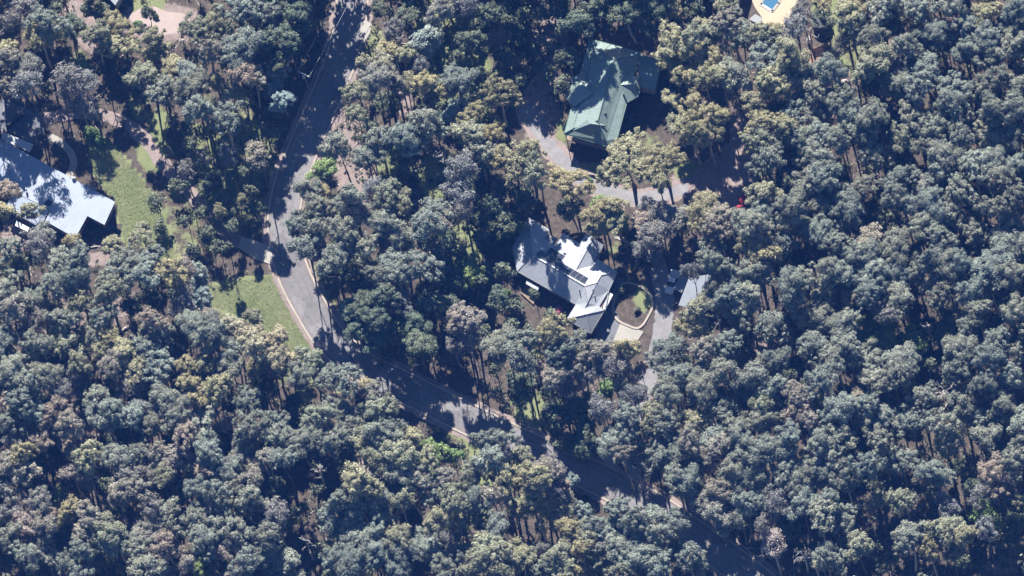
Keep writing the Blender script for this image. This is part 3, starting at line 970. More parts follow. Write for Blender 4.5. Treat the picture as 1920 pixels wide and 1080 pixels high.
# --- white utility vehicle: pressed body profile, cabin, tray
def vehicle():
    a, b = at(1268, 513), at(1255, 551)        # tail, nose on the ground line
    rz = math.atan2((b - a).y, (b - a).x)
    c = (a + b) / 2
    root = empty("utility_vehicle", (c.x, c.y, 0), rz)
    tag(root, "white dual cab utility vehicle parked by the blue-grey carport", "vehicle")
    ca, sa_ = math.cos(rz), math.sin(rz)

    def L(x, y, z):
        return (c.x + x * ca - y * sa_, c.y + x * sa_ + y * ca, z)

    def loft(secs):
        """secs: (x, half width, z0, z1, tuck of the top)"""
        mb = MB()
        vs, fs = [], []
        for (x, w, z0, z1, tk) in secs:
            ring = [(-w * 0.96, z0), (w * 0.96, z0), (w, (z0 + z1) / 2), (w * tk, z1), (-w * tk, z1), (-w, (z0 + z1) / 2)]
            vs += [L(x, y, z) for y, z in ring]
        n = 6
        for i in range(len(secs) - 1):
            for k in range(n):
                k2 = (k + 1) % n
                fs.append((i * n + k, i * n + k2, (i + 1) * n + k2, (i + 1) * n + k))
        fs.append(tuple(range(n)))
        fs.append(tuple(range((len(secs) - 1) * n + n - 1, (len(secs) - 1) * n - 1, -1)))
        return mb.add(vs, fs)

    loft([(-0.75, 0.93, 0.45, 1.08, .95), (0.95, 0.93, 0.42, 1.1, .95), (1.15, 0.92, 0.42, 1.08, .93), (2.0, 0.88, 0.42, 0.98, .9), (2.42, 0.78, 0.45, 0.8, .9)]).build("body", M["car_white"], root)
    loft([(-0.72, 0.86, 1.09, 1.72, .84), (-0.5, 0.86, 1.09, 1.80, .82), (0.45, 0.86, 1.09, 1.80, .82), (1.12, 0.88, 1.09, 1.14, .9)]).build("cabin", M["glass"], root)
    MB().add([L(x, y, z) for x, y, z in ((-0.6, -0.68, 1.82), (0.42, -0.68, 1.82), (0.42, 0.68, 1.82), (-0.6, 0.68, 1.82), (-0.6, -0.7, 1.77), (0.46, -0.7, 1.77), (0.46, 0.7, 1.77), (-0.6, 0.7, 1.77))],
             [(0, 1, 2, 3), (0, 4, 5, 1), (1, 5, 6, 2), (2, 6, 7, 3), (3, 7, 4, 0)]).build("cabin_roof", M["car_white"], root)
    MB().add([L(x, y, z) for x, y, z in ((-2.4, -0.92, 0.6), (-0.8, -0.92, 0.6), (-0.8, 0.92, 0.6), (-2.4, 0.92, 0.6), (-2.4, -0.92, 1.12), (-0.8, -0.92, 1.12), (-0.8, 0.92, 1.12), (-2.4, 0.92, 1.12))],
             [(3, 2, 1, 0), (4, 5, 6, 7), (0, 1, 5, 4), (1, 2, 6, 5), (2, 3, 7, 6), (3, 0, 4, 7)]).build("tray", M["car_white"], root)
    MB().add([L(x, y, 1.13) for x, y in ((-2.3, -0.82), (-0.85, -0.82), (-0.85, 0.82), (-2.3, 0.82))], [(0, 1, 2, 3)]).build("tray_cover", M["white_metal"], root)
    for x in (-1.55, 1.5):
        for s in (-1, 1):
            w = MB().tube([L(x, s * 0.72, 0.36), L(x, s * 0.95, 0.36)], 0.36, 16).build("wheel", M["rubber"], root)
            MB().tube([L(x, s * 0.94, 0.36), L(x, s * 0.965, 0.36)], 0.2, 12).build("rim", M["grey_metal"], w)
    for s in (-1, 1):
        MB().box(L(2.36, s * 0.55, 0.72), (0.12, 0.36, 0.16), rz).build("headlight", M["glass"], root)
        MB().box(L(0.9, s * 1.02, 1.15), (0.12, 0.2, 0.16), rz).build("mirror", M["dark_metal"], root)


vehicle()

# --- garden bed edging, retaining timber
bed = strip(catmull([at(x, y) for x, y in ((1168, 532), (1182, 531), (1198, 537), (1214, 548), (1224, 562), (1223, 578), (1214, 596), (1205, 610), (1194, 616), (1178, 611), (1160, 602), (1151, 590), (1149, 575), (1154, 556), (1168, 532))], 5), -0.2, 0.2, -0.05, 0.22)
tag(bed.build("garden_edging", M["kerb"]), "pale rounded concrete edging of the garden bed by the grey roofed house", "edging")
for pl, lab in ((((1169, 497), (1176, 512), (1181, 530)), "long orange timber sleeper wall beside the grey roofed house"), (((1198, 492), (1192, 502), (1187, 511)), "short timber sleeper wall beside the small sand garden")):
    tag(strip([at(x, y) for x, y in pl], -0.25, 0.25, -0.05, 0.5).build("sleeper_wall", M["timber_orange"]), lab, "retaining wall")
pave("sand_garden", [(1176, 502), (1192, 500), (1190, 520), (1180, 527), (1174, 514)], M["timber_orange"], 0.012, "small patch of golden gravel beside the sleeper wall")
tank = empty("water_tank", at(1540, 40))
tag(tank, "round dark water tank with pale rim below the top edge near the pool", "water tank")
tc = at(1541, 44)
mb = MB()
prof = [(1.78, 0), (1.8, 1.95), (1.72, 2.08), (1.5, 2.12), (0.35, 2.35), (0.0, 2.35)]
vs, fs, n = [], [], 28
for r, z in prof[:-1]:
    for k in range(n):
        t = 2 * math.pi * k / n
        vs.append((tc.x + r * math.cos(t), tc.y + r * math.sin(t), z))
for i in range(len(prof) - 2):
    for k in range(n):
        fs.append((i * n + k, i * n + (k + 1) % n, (i + 1) * n + (k + 1) % n, (i + 1) * n + k))
fs.append(tuple(range(4 * n, 5 * n)))
mb.add(vs, fs).build("body", M["tank"], tank)
MB().tube([(tc.x + 1.83 * math.cos(2 * math.pi * k / n), tc.y + 1.83 * math.sin(2 * math.pi * k / n), 1.98) for k in range(n + 1)], 0.07, 5, False).build("rim", M["grey_metal"], tank)
MB().tube([(tc.x, tc.y, 2.3), (tc.x, tc.y, 2.45)], 0.3, 12).build("lid", M["dark_metal"], tank)
wf = empty("paling_fence", at(1538, 92))
tag(wf, "short dark timber fence above the red clay patch", "fence")
f0, f1 = at(1524, 97), at(1553, 87)
nb = 14
for i in range(nb):
    p = f0.lerp(f1, (i + 0.5) / nb)
    MB().box((p.x, p.y, -0.02), ((f1 - f0).length / nb * 0.9, 0.03, 1.3), math.atan2((f1 - f0).y, (f1 - f0).x), True).build("paling", M["timber"], wf)

# --- power pole and wires
pb = at(581, 174)
pole = empty("power_pole", pb)
tag(pole, "timber power pole with pale crossarm standing beside the shaded road", "power pole")
PH = 8.6
MB().tube([pb - Vector((0, 0, 0.1)), pb + Vector((0, 0, PH))], [0.17, 0.12], 10).build("post", M["pole_wood"], pole)
ca0, ca1 = at(563, 129, PH - 0.3), at(587, 141, PH - 0.3)
d = (ca1 - ca0).normalized()
cc = pb + Vector((0, 0, PH - 0.3))
ca0, ca1 = cc - d * 1.25, cc + d * 1.25
MB().box(((ca0 + ca1) / 2)[:], (2.6, 0.2, 0.18), math.atan2(d.y, d.x)).build("crossarm", M["white_metal"], pole)
for k in (0.02, 0.3, 0.7, 0.98):
    p = ca0.lerp(ca1, k) + Vector((0, 0, 0.08))
    MB().tube([p, p + Vector((0, 0, 0.1)), p + Vector((0, 0, 0.24))], [0.05, 0.11, 0.04], 8).build("insulator", M["white_metal"], pole)
tp_ = cc + Vector((-0.1, -0.35, -0.9))
MB().tube([tp_, tp_ + Vector((0, 0, 0.8))], 0.27, 10).build("transformer", M["white_metal"], pole)
far_a, far_b = at(690, -120, 9.0), at(712, -108, 9.0)
near_a, near_b = at(470, 560, 9.0), at(500, 575, 9.0)
for (s, e, lab) in ((ca0, far_a, "thin power wire running up from the crossarm's outer end"), (ca1, far_b, "thin power wire running up from the crossarm's road end")):
    pts = []
    for i in range(15):
        t = i / 14
        p = s.lerp(e, t) + Vector((0, 0, 0.28 - 1.1 * 4 * t * (1 - t) * 0.5))
        pts.append(p)
    tag(MB().tube(pts, 0.035, 4).build("power_wire", M["white_metal"]), lab, "wire")

# ------------------------------------------------------------------ trees
# crowns seen in the photograph, by 320 x 270 tile: x y (quarter pixels), radius, look
# s sage  k olive-sage  o olive  b brown  m brownish sage  t straw  g sparse grey  w silver  l bright green  d dark low and taller trees, shade put into the leaf colour  p pinkish
TILES = {
    (0, 0): "170 60 120g,60 170 110g,290 250 135o,450 60 110s,540 210 90d,700 260 90k,880 180 135o,870 330 120o,1110 300 110o,1180 440 90o,1100 540 90k,190 500 130m,220 640 130g,40 640 90m,-60 420 110m,-120 620 110m,90 420 90m,520 590 120g,660 620 80g,520 700 100g,1050 710 50s,1220 690 85k,640 810 80g,30 400 80o,680 60 80d,90 320 80s,1100 100 45d",
    (0, 1): "340 150 110o,230 260 110k,290 380 110m,470 130 70s,620 40 110s,720 110 90s,520 310 110s,460 390 90s,610 460 70s,540 520 100b,590 570 90m,350 590 60o,130 560 90s,120 640 90s,270 650 80s,430 690 60k,520 710 50o,230 800 90s,400 850 90s,520 860 80s,800 540 75w,790 660 65w,840 760 80w,300 1020 70s,30 500 70o,30 690 60s,860 60 80d,950 100 80d,760 420 60d,470 30 80d,680 240 70d,820 260 60g,740 300 80d,800 430 70d,880 270 80d,780 170 80d,900 130 75d,960 230 75d,720 190 60d,1010 60 70d,900 380 60d",  # closing run of dark trees added to shade the upper road
    (0, 2): "740 90 115m,930 50 90g,620 300 115w,410 250 80g,370 380 70o,460 410 60o,150 490 60k,290 480 110t,230 600 120m,110 690 90k,380 570 100m,560 600 80o,640 600 70o,330 790 90d,700 740 110s,560 820 80s,890 800 70w,840 860 70w,980 890 110o,1160 1000 110o,1000 1000 100k,1170 690 155o,620 950 90s,480 1010 100s,260 1010 90s,100 880 80k,30 1040 70s,790 690 60o,850 950 80s,600 500 60g,1180 300 90g,1100 80 100d,1230 120 90d,950 330 80d,300 60 70d,500 90 90d",
    (0, 3): "60 60 70d,240 20 50s,350 60 90d,560 100 110d,720 50 90d,880 100 110d,1080 60 100d,1050 190 70d,40 250 80d,1210 60 60o,1230 300 95o,1130 390 65o,1240 420 80o,1160 480 50o,1220 560 85o,1210 740 65o,1260 930 75o,470 190 90d,420 440 60d",
    (0, 4): "70 70 90d,330 60 70o,410 100 70m,290 150 90m,190 190 70o,100 260 90k,230 280 80k,400 270 110s,580 230 110k,640 270 80o,50 380 80o,140 420 80o,240 450 80o,60 590 90o,170 570 80o,280 600 70o,390 500 90s,540 510 80s,640 430 110s,740 330 80s,850 390 100k,760 530 80o,650 600 90o,700 680 70o,820 610 90k,930 600 80s,900 480 80s,1090 500 90s,1140 430 60s,1080 610 80s,540 790 90k,640 910 120o,540 980 110o,730 950 90o,600 1050 100k,820 800 90s,1000 720 90s,1040 860 100s,960 900 60s,1200 750 90s,880 1000 90s,1010 1010 100s,1180 990 90s,1250 880 70s,100 830 110o,210 900 100o,80 960 110o,200 1020 110o,400 680 70g,1030 120 60d,1200 110 100o,1050 20 60o,1240 300 80g,1230 20 70s,1190 220 60s,820 210 90g,900 120 80g,430 820 40s,750 820 70d",
    (0, 5): "40 80 80o,190 50 90s,120 210 70s,190 290 100s,60 290 80s,290 120 90d,430 40 90s,540 80 70s,720 30 80s,830 80 80s,640 170 50s,740 150 50s,980 30 70o,1000 100 80o,1100 130 80s,850 210 100s,560 230 60s,690 280 100s,380 300 60s,470 340 80s,640 370 60s,850 340 50s,170 420 90k,340 410 80s,450 430 70m,60 400 70s,120 520 80k,840 410 70s,670 480 80s,1050 290 90s,1200 200 100s,1200 330 90s,970 400 60s,1050 460 90s,1230 60 90s,490 570 100s,390 600 80s,550 510 50s,280 610 80s,700 680 130s,740 780 120s,830 640 80s,540 690 70s,460 660 70s,400 820 80s,940 670 60s,910 750 50s,960 560 80s,1080 590 100s,1220 640 90s,1040 800 110s,1200 790 90s,30 800 80s,140 900 120s,130 1000 100s,30 960 70s,380 1030 100k,520 890 90s,620 920 90s,560 1020 80s,680 1010 80s,800 1000 100s,960 980 80s,1090 1000 90s,1200 880 80s,1200 980 90s,250 800 50s,140 600 100d",
    (1, 0): "40 350 80b,220 500 62k,40 540 70o,60 800 90s,340 680 90m,300 760 90g,560 750 70o,430 900 90s,600 870 100s,860 770 75o,1060 740 100k,830 870 80s,980 870 110s,1100 880 100s,900 980 110s,1080 990 100s,520 1010 100s,780 1040 90s,180 880 80d,360 1030 80s,60 1050 80s,230 1060 50s,100 950 70d,600 980 70s,1260 1040 60d",
    (1, 1): "650 120 100m,110 210 60g,370 510 48o,510 430 34o,1150 200 90l,1010 340 90s,1140 370 60o,1070 480 90s,1210 520 90s,970 610 110s,1130 640 110s,1240 700 90s,1060 760 90s,1200 840 100s,1240 430 50d,1230 90 70s,50 930 80o,130 910 60b,60 1040 70o,210 950 60w,220 1040 60w,450 80 80g,470 250 70d,240 80 60g,1230 960 90d,640 480 60d,300 260 60d",
    (1, 2): "210 60 90s,220 140 70s,230 320 90g,50 330 70s,40 440 70s,110 500 80b,380 400 90k,460 450 80k,270 480 70s,350 550 80k,360 610 70s,460 630 70s,630 480 80s,690 530 110s,790 520 80s,620 600 90s,750 610 90m,680 720 120d,230 640 80s,40 640 80s,80 770 90s,210 780 90s,420 760 90s,390 880 90s,500 930 100s,620 850 80s,440 1010 90s,340 1000 80s,250 950 80d,90 920 90d,170 1040 70s,600 1040 80s,750 1000 90d,870 1030 70d,940 900 60l,970 1000 70l,870 200 110g,930 260 100g,880 370 100g,800 160 60d,480 60 80s,1030 60 90s,1100 120 80d,1230 110 90o,900 480 70g,1140 480 90d,1200 600 90d,1050 560 70d,780 850 80d",
    (1, 3): "110 80 115o,160 190 110k,50 210 100k,430 280 150o,870 140 175o,1130 110 165o,1090 300 70o,650 520 80o,700 600 105o,780 560 80o,610 650 60o,780 470 70o,830 600 50l,660 430 50l,720 440 40l,980 580 90b,1100 500 90g,1150 620 110g,1240 520 80m,1020 690 90g,1090 770 60b,40 620 50l,100 400 100d,960 780 60g,430 480 80d",
    (1, 4): "560 240 80s,590 360 90k,140 500 120o,70 570 80o,310 540 90m,260 600 90m,210 720 90s,200 800 80s,470 560 90s,580 520 100s,760 490 105s,820 560 80s,560 620 100s,720 650 105s,680 740 90s,550 800 110k,620 830 80o,860 640 80s,800 800 80s,900 250 70s,950 330 60s,1040 240 80s,1120 230 80s,1110 300 70s,1020 390 50s,930 450 60g,1140 380 60s,1180 430 50s,1060 450 60s,1050 510 70s,1170 540 90s,1260 290 60s,1260 470 70s,960 630 90s,1060 690 120s,980 870 70s,1210 720 100s,1190 790 70s,1260 870 60s,1180 950 60s,1060 1010 100s,1180 1030 70s,830 960 80s,860 1030 90s,540 970 100s,590 1010 100s,440 950 70s,300 1010 90s,380 1020 80s,240 1060 80s,230 930 80s,330 850 70s,60 950 60g,950 70 110s,1080 110 90s,1190 40 80s,700 130 100s,640 60 80s,520 40 60o",
    (1, 5): "110 120 100s,170 90 70s,290 140 60s,110 260 60s,30 370 60s,330 270 90s,270 310 70s,420 300 80s,310 390 100s,140 420 50s,540 310 60m,500 50 60s,590 60 70s,730 50 80s,700 130 90s,590 190 60s,690 200 70s,900 80 50s,1050 100 70s,930 190 80s,1030 200 80s,1120 140 70s,1120 260 90s,1230 220 80s,1200 30 60s,1250 140 60s,1030 320 80s,740 350 50s,840 350 60s,760 410 50s,780 480 90s,570 430 90s,450 440 90s,640 470 70s,540 600 90s,600 570 60s,740 560 70s,1080 420 60s,1030 500 80s,1210 410 80s,1190 480 80s,850 590 70s,880 660 60s,970 620 60s,620 700 90s,730 700 80s,1150 600 110s,1150 700 100s,1270 600 60s,900 730 60s,1010 760 70s,840 820 70s,1090 810 50s,1190 820 70s,1270 730 50s,150 760 100m,260 770 80s,400 730 80s,340 800 70s,90 880 90s,140 960 90s,280 980 90s,350 930 70s,470 910 80s,480 990 80s,590 890 90s,720 850 70s,720 930 80s,850 920 90s,950 980 100s,1060 990 80s,1100 880 70s,1170 940 80s,630 1020 80m,740 1040 60m,1250 1020 60s,830 1050 60s,520 800 50s,80 1060 60s,270 560 90d",
    (2, 0): "80 60 80s,230 110 80s,130 180 100m,90 240 90b,210 280 90g,340 60 60s,360 170 60d,440 40 70s,610 80 90k,480 240 100s,750 200 90s,800 50 90k,60 380 80s,50 480 80s,270 390 80s,230 480 80s,70 600 80s,490 420 90k,650 420 70s,740 360 90s,820 370 70o,760 480 70o,590 550 90k,800 560 90m,1130 350 120s,1060 470 100s,930 500 70o,1020 600 90k,1210 490 70s,1190 560 90s,200 620 90s,360 610 70s,240 730 90s,350 760 80s,190 820 100s,420 690 60s,40 800 60b,110 890 70b,30 1000 80s,150 1030 70s,270 1000 60s,290 940 60s,480 820 90g,440 910 70b,370 1010 80m,520 1030 100m,570 710 80g,700 840 100s,790 900 90s,870 880 60s,760 1030 70s,940 970 90s,1200 840 80s,1170 970 80s,1260 900 60s,1160 1050 60s,1060 900 80g,950 740 90g,1170 700 80s,1120 210 110b,1260 360 60s,1000 130 70d,1150 100 80d,600 640 70g,890 660 60g",
    (2, 1): "80 130 110g,230 100 70w,50 40 80d,170 300 110s,250 400 100s,180 470 80s,320 480 80s,370 310 70s,300 220 60b,520 180 80s,640 220 60k,580 340 90t,460 290 80t,700 400 110t,830 400 100t,600 440 100t,760 500 90t,860 520 80t,460 510 90s,440 600 90s,650 580 80o,720 640 100d,800 590 80g,1050 560 90k,1070 640 80s,1200 700 90s,840 750 60s,590 800 70s,590 880 60s,480 860 60s,240 600 80o,120 590 60o,30 540 60s,130 700 60o,190 840 90o,250 750 60o,350 760 80o,50 850 70s,50 970 90s,250 1010 100s,410 1030 60g,590 980 80s,680 970 60s,650 1050 80s,830 1010 80s,800 1060 80s,960 830 50l,1040 810 50o,1120 980 100k,1080 1050 70s,1230 1020 80s,1200 880 90s,700 820 100d,930 900 110d",
    (2, 2): "40 680 100s,230 730 60o,220 800 80m,60 960 90s,240 920 70k,360 900 80k,340 1030 90s,480 1050 50s,970 230 100b,830 210 50b,900 280 90b,940 380 100g,850 440 50g,1170 420 120s,1230 340 80s,1180 600 70s,160 120 110d,340 60 100d,450 120 90g,620 120 90d,560 280 90d,560 440 90d,640 420 70d,280 250 90d,100 300 90d,400 300 80d,760 130 80d,1180 50 60d,80 180 80d,250 400 80d",
    (2, 3): "290 330 130o,370 400 110o,210 420 80o,60 400 90s,50 500 100s,500 450 90s,470 550 90m,660 450 90m,760 520 110m,850 470 80o,620 560 80g,320 500 90s,330 680 90m,360 720 80g,470 760 70g,600 660 70g,760 620 90g,870 660 90g,960 620 50b,730 770 80l,700 880 90g,1140 410 80s,1240 420 70s,1190 480 80s,1170 620 110s,1240 680 90s,1100 760 80s,1270 280 40o,1200 800 90s,900 1000 100s,1060 960 90k,1200 970 90s,1130 1030 90s,820 1040 60s,330 980 110d,440 900 80d,560 1050 60d,930 800 80g,580 900 90d,100 740 90d",
    (2, 4): "240 30 70s,330 60 70s,180 90 70s,60 130 70k,90 240 110o,310 120 50s,410 120 100s,480 50 90s,440 230 110s,370 340 60b,750 40 80s,840 90 90m,600 260 70s,690 280 90s,790 280 70s,900 250 70o,1070 80 100s,1080 210 110s,1250 90 60m,1230 250 80s,1180 320 70s,1040 400 80s,920 430 80s,960 500 90s,920 550 70s,1200 420 100s,1190 520 70s,610 520 80s,640 590 60s,730 490 60s,600 640 70s,510 620 60s,550 690 60s,510 770 60s,760 610 70s,910 680 80s,730 760 100s,660 830 90s,870 800 70m,860 880 90b,960 980 70b,1010 820 100s,1060 940 60s,1130 590 50s,1080 660 60s,1180 680 70s,1030 720 60s,1170 860 80s,1250 890 70s,1200 960 70s,560 890 80k,510 980 80s,580 1040 60s,660 980 40o,720 920 60s,770 1040 60s,1050 1050 60s,300 640 100s,160 660 70s,150 770 90s,250 780 60s,80 620 80s,50 720 90m,310 480 100s,160 480 90m,270 340 70s,90 980 100k,280 880 60s,270 970 50s,390 1040 100s,460 740 60s,400 770 60s",
    (2, 5): "40 80 60s,120 30 70s,220 40 60s,360 40 80s,570 60 70s,680 60 80s,930 30 80s,1030 20 60s,220 190 70m,280 190 60m,370 180 60s,30 290 60s,140 300 80l,140 400 80l,250 370 80l,180 470 50s,40 410 60s,460 370 70l,480 450 60l,780 240 70s,910 190 60s,990 190 60s,890 250 60s,1240 120 70s,1150 230 80s,1230 280 80s,1060 430 90s,1230 400 70s,320 500 80s,300 560 90s,430 550 80s,120 550 50s,50 610 90s,310 660 90s,180 720 90s,460 760 80s,680 490 70s,800 530 90s,810 600 90s,850 500 60s,940 480 70s,970 590 90s,810 690 60s,1170 500 90s,1230 560 80s,1070 600 60s,1060 710 90s,960 780 80s,830 830 70s,30 820 60m,140 900 70s,60 930 60s,200 970 80s,100 1030 80s,560 890 90s,500 940 60s,390 980 60s,310 1040 80s,470 1030 80s,620 1020 90s,720 950 70s,820 910 60s,950 930 80s,1110 920 110s,1220 820 60s,880 1050 60s,1240 1020 80s,940 350 50s,1190 690 80s,700 350 80d",
    (3, 0): "150 180 90o,70 240 80m,190 320 80m,60 400 80m,300 80 80b,470 40 80g,540 140 60b,620 210 80o,720 230 60b,560 280 70b,830 170 90s,680 340 80g,1040 150 110s,1220 150 80m,1220 230 60b,930 320 90m,1060 310 80g,1150 300 60m,870 450 70m,980 430 110m,1240 340 70k,1120 570 120g,300 500 80m,260 570 60b,510 620 80o,640 630 80m,390 610 40b,210 680 90p,60 600 80g,330 750 90m,460 750 70s,780 700 110k,720 790 120s,870 760 90k,590 800 80m,840 860 90s,620 890 80s,60 800 80s,160 900 80s,320 930 80m,240 970 50s,460 960 50s,540 1010 90s,600 1040 80s,700 980 60g,1040 730 60s,1130 770 90m,1060 850 80g,1010 960 90s,1180 1010 100s,1220 850 80b,1200 660 60s,1260 580 60g,270 1060 60s,800 540 60g,90 70 80g,980 830 50s,760 930 90d",
    (3, 1): "110 70 80b,60 180 90b,230 170 70s,330 160 90s,160 300 50m,280 290 70b,370 250 60g,320 70 60d,550 40 90s,570 140 60b,480 190 60m,580 240 50b,700 120 80d,810 40 90s,700 220 70m,840 210 100s,930 90 70s,970 190 70s,1050 60 120s,1200 120 80s,1250 40 60s,430 320 90s,490 270 50o,580 340 80m,660 300 60m,300 380 60s,170 450 110s,300 470 80s,400 450 70s,530 440 100s,610 510 90s,200 600 80s,310 590 80m,440 590 110s,20 550 60s,30 640 70g,150 710 70s,260 810 110s,400 700 70s,490 720 110s,440 890 100b,420 1000 70s,610 780 110s,710 810 90s,600 920 110s,700 970 80s,810 960 80s,900 1010 90s,830 1050 80s,520 1050 80m,230 1030 60l,60 900 50b,100 980 60b,50 1060 60m,350 1060 50g,770 610 110g,790 410 60d,1200 660 80s,1250 760 80k,1260 540 60s,1250 930 80s,1260 1030 60s,900 640 70d",
    (3, 2): "60 60 90s,310 40 100s,160 60 70o,270 180 110k,420 100 80s,450 200 100k,580 60 100o,700 150 85l,640 220 80o,840 190 50l,50 210 90d,90 400 100k,200 380 90k,330 360 90s,440 330 90s,590 340 90s,760 370 70m,540 430 80g,320 480 110s,450 520 80k,230 520 80s,120 570 90s,30 520 50s,50 640 70s,320 640 90s,110 720 100s,230 720 80s,370 750 70k,430 820 80k,220 830 100s,60 800 80s,700 480 80s,850 530 100k,700 680 90k,720 750 70s,880 670 70o,830 740 60m,980 640 70s,810 810 80g,670 860 110s,620 980 70s,480 930 80s,450 1040 80s,270 950 100s,370 1020 60s,100 960 100s,40 920 60s,90 1050 80s,820 960 90s,760 1030 90s,930 900 70s,1060 820 100k,1130 890 100k,1220 870 90k,1060 980 100k,1210 1030 90k,1090 690 90k,1200 720 80s,920 370 80s,1010 300 70s,1050 420 90s,1060 70 80s,1170 60 80s,1150 180 90s,1240 120 70s,1210 290 90o,1250 370 80o,1090 500 80m,1230 480 70b",
    (3, 3): "70 190 70k,30 330 80o,250 290 120m,200 350 90o,350 300 70b,320 370 60b,150 470 90o,260 520 80o,390 510 60m,100 600 60o,330 460 70g,500 540 40w,550 610 50w,450 370 40w,340 640 80g,770 610 80s,700 680 70s,950 640 90s,1060 680 90s,850 690 80s,620 720 60s,450 740 60o,540 800 110k,730 770 90s,900 780 80s,1090 780 80s,1230 710 70s,1220 790 80s,820 870 90s,960 860 90s,430 840 60k,490 880 60o,630 870 50m,30 900 60o,130 940 70k,210 890 60g,330 950 80k,250 1010 80s,360 1040 70k,170 1060 60s,40 1020 60o,480 1070 60o,800 1030 90k,900 960 90s,1020 940 100s,1130 1000 100s,1230 900 80s,720 960 80s,600 960 90d,1000 1040 80s,800 70 90s,850 180 70m,930 240 90g,1040 60 80k,1090 170 90s,1180 180 70s,1220 60 80s,1210 250 80s,1230 380 80s,710 60 50s,420 60 70d,530 150 60d,560 40 80d",
    (3, 4): "30 300 60s,40 390 80s,160 190 110m,60 80 80m,230 60 100s,260 140 70m,110 370 60s,330 280 80s,350 370 110s,430 290 50s,460 30 110s,470 200 80s,530 270 60s,570 360 120s,630 160 90s,740 150 70s,690 230 60s,780 290 80s,640 70 60s,820 70 70s,970 90 80s,1090 90 60s,1190 60 90s,1130 180 60s,940 230 60s,1030 260 50s,1090 270 60s,1170 230 60s,870 370 110s,960 330 80s,790 460 50s,1060 370 70s,1220 370 100s,1080 520 80s,1040 590 70s,1140 620 60s,1240 650 80s,1050 690 60s,190 520 100m,240 590 90m,310 470 80m,470 550 100s,430 640 80s,290 640 80s,890 530 80s,700 520 90g,1130 900 90s,1180 960 80s,1060 960 60k,900 1000 60s,1240 820 60m,690 850 120p,20 740 60s,60 900 90s,100 1000 80s,620 690 80g,780 700 80d",
    (3, 5): "180 40 120s,40 170 70s,170 130 70s,170 210 70s,310 150 40m,400 140 70s,400 240 90s,300 270 70s,90 270 70s,40 350 70s,170 390 70s,380 360 60s,550 100 70s,690 40 80s,760 90 60s,850 110 60s,610 270 70s,660 340 80s,540 340 60m,1040 290 130b,1120 420 80g,330 520 90k,200 510 60k,130 590 50m,990 640 100l,680 760 80k,760 740 80k,830 780 70k,590 870 80o,740 870 70m,50 830 100k,420 1010 60s,300 690 40s,410 660 60s,360 870 60d,250 960 80d,790 270 60d,1260 520 50k,700 560 90g,950 480 70g,1130 640 60d,1010 760 80g,1210 200 60s,1000 60 90s,1150 80 90s,1230 380 70s,480 760 50s,1220 700 90d,1160 860 90d,900 430 70d",
}
LOOK = {
    's': ((0.170, 0.188, 0.148), "sage-green", "gum_tree", "sage-green gum trees of the bush"),
    'k': ((0.205, 0.208, 0.132), "olive-sage", "olive_gum_tree", "olive gum trees of the bush"),
    'o': ((0.245, 0.228, 0.125), "olive-yellow", "olive_gum_tree", "olive gum trees of the bush"),
    'b': ((0.235, 0.198, 0.155), "brown-tinged", "brown_gum_tree", "brownish gum trees of the bush"),
    'm': ((0.200, 0.190, 0.150), "brownish sage", "brown_gum_tree", "brownish gum trees of the bush"),
    't': ((0.290, 0.265, 0.170), "straw-coloured", "brown_gum_tree", "brownish gum trees of the bush"),
    'p': ((0.270, 0.235, 0.220), "pinkish grey", "brown_gum_tree", "brownish gum trees of the bush"),
    'g': ((0.170, 0.168, 0.157), "sparse grey", "sparse_gum_tree", "thin-leaved grey gum trees"),
    'w': ((0.239, 0.297, 0.268), "silvery blue", "wattle_tree", "silver wattles"),
    'l': ((0.167, 0.239, 0.080), "bright green", "green_tree", "bright green garden trees"),
    'd': ((0.085, 0.110, 0.070), "dark shaded", "understorey_tree", "low dark trees in the shade"),  # leaf colour darkened so these crowns look shaded even where lit
}


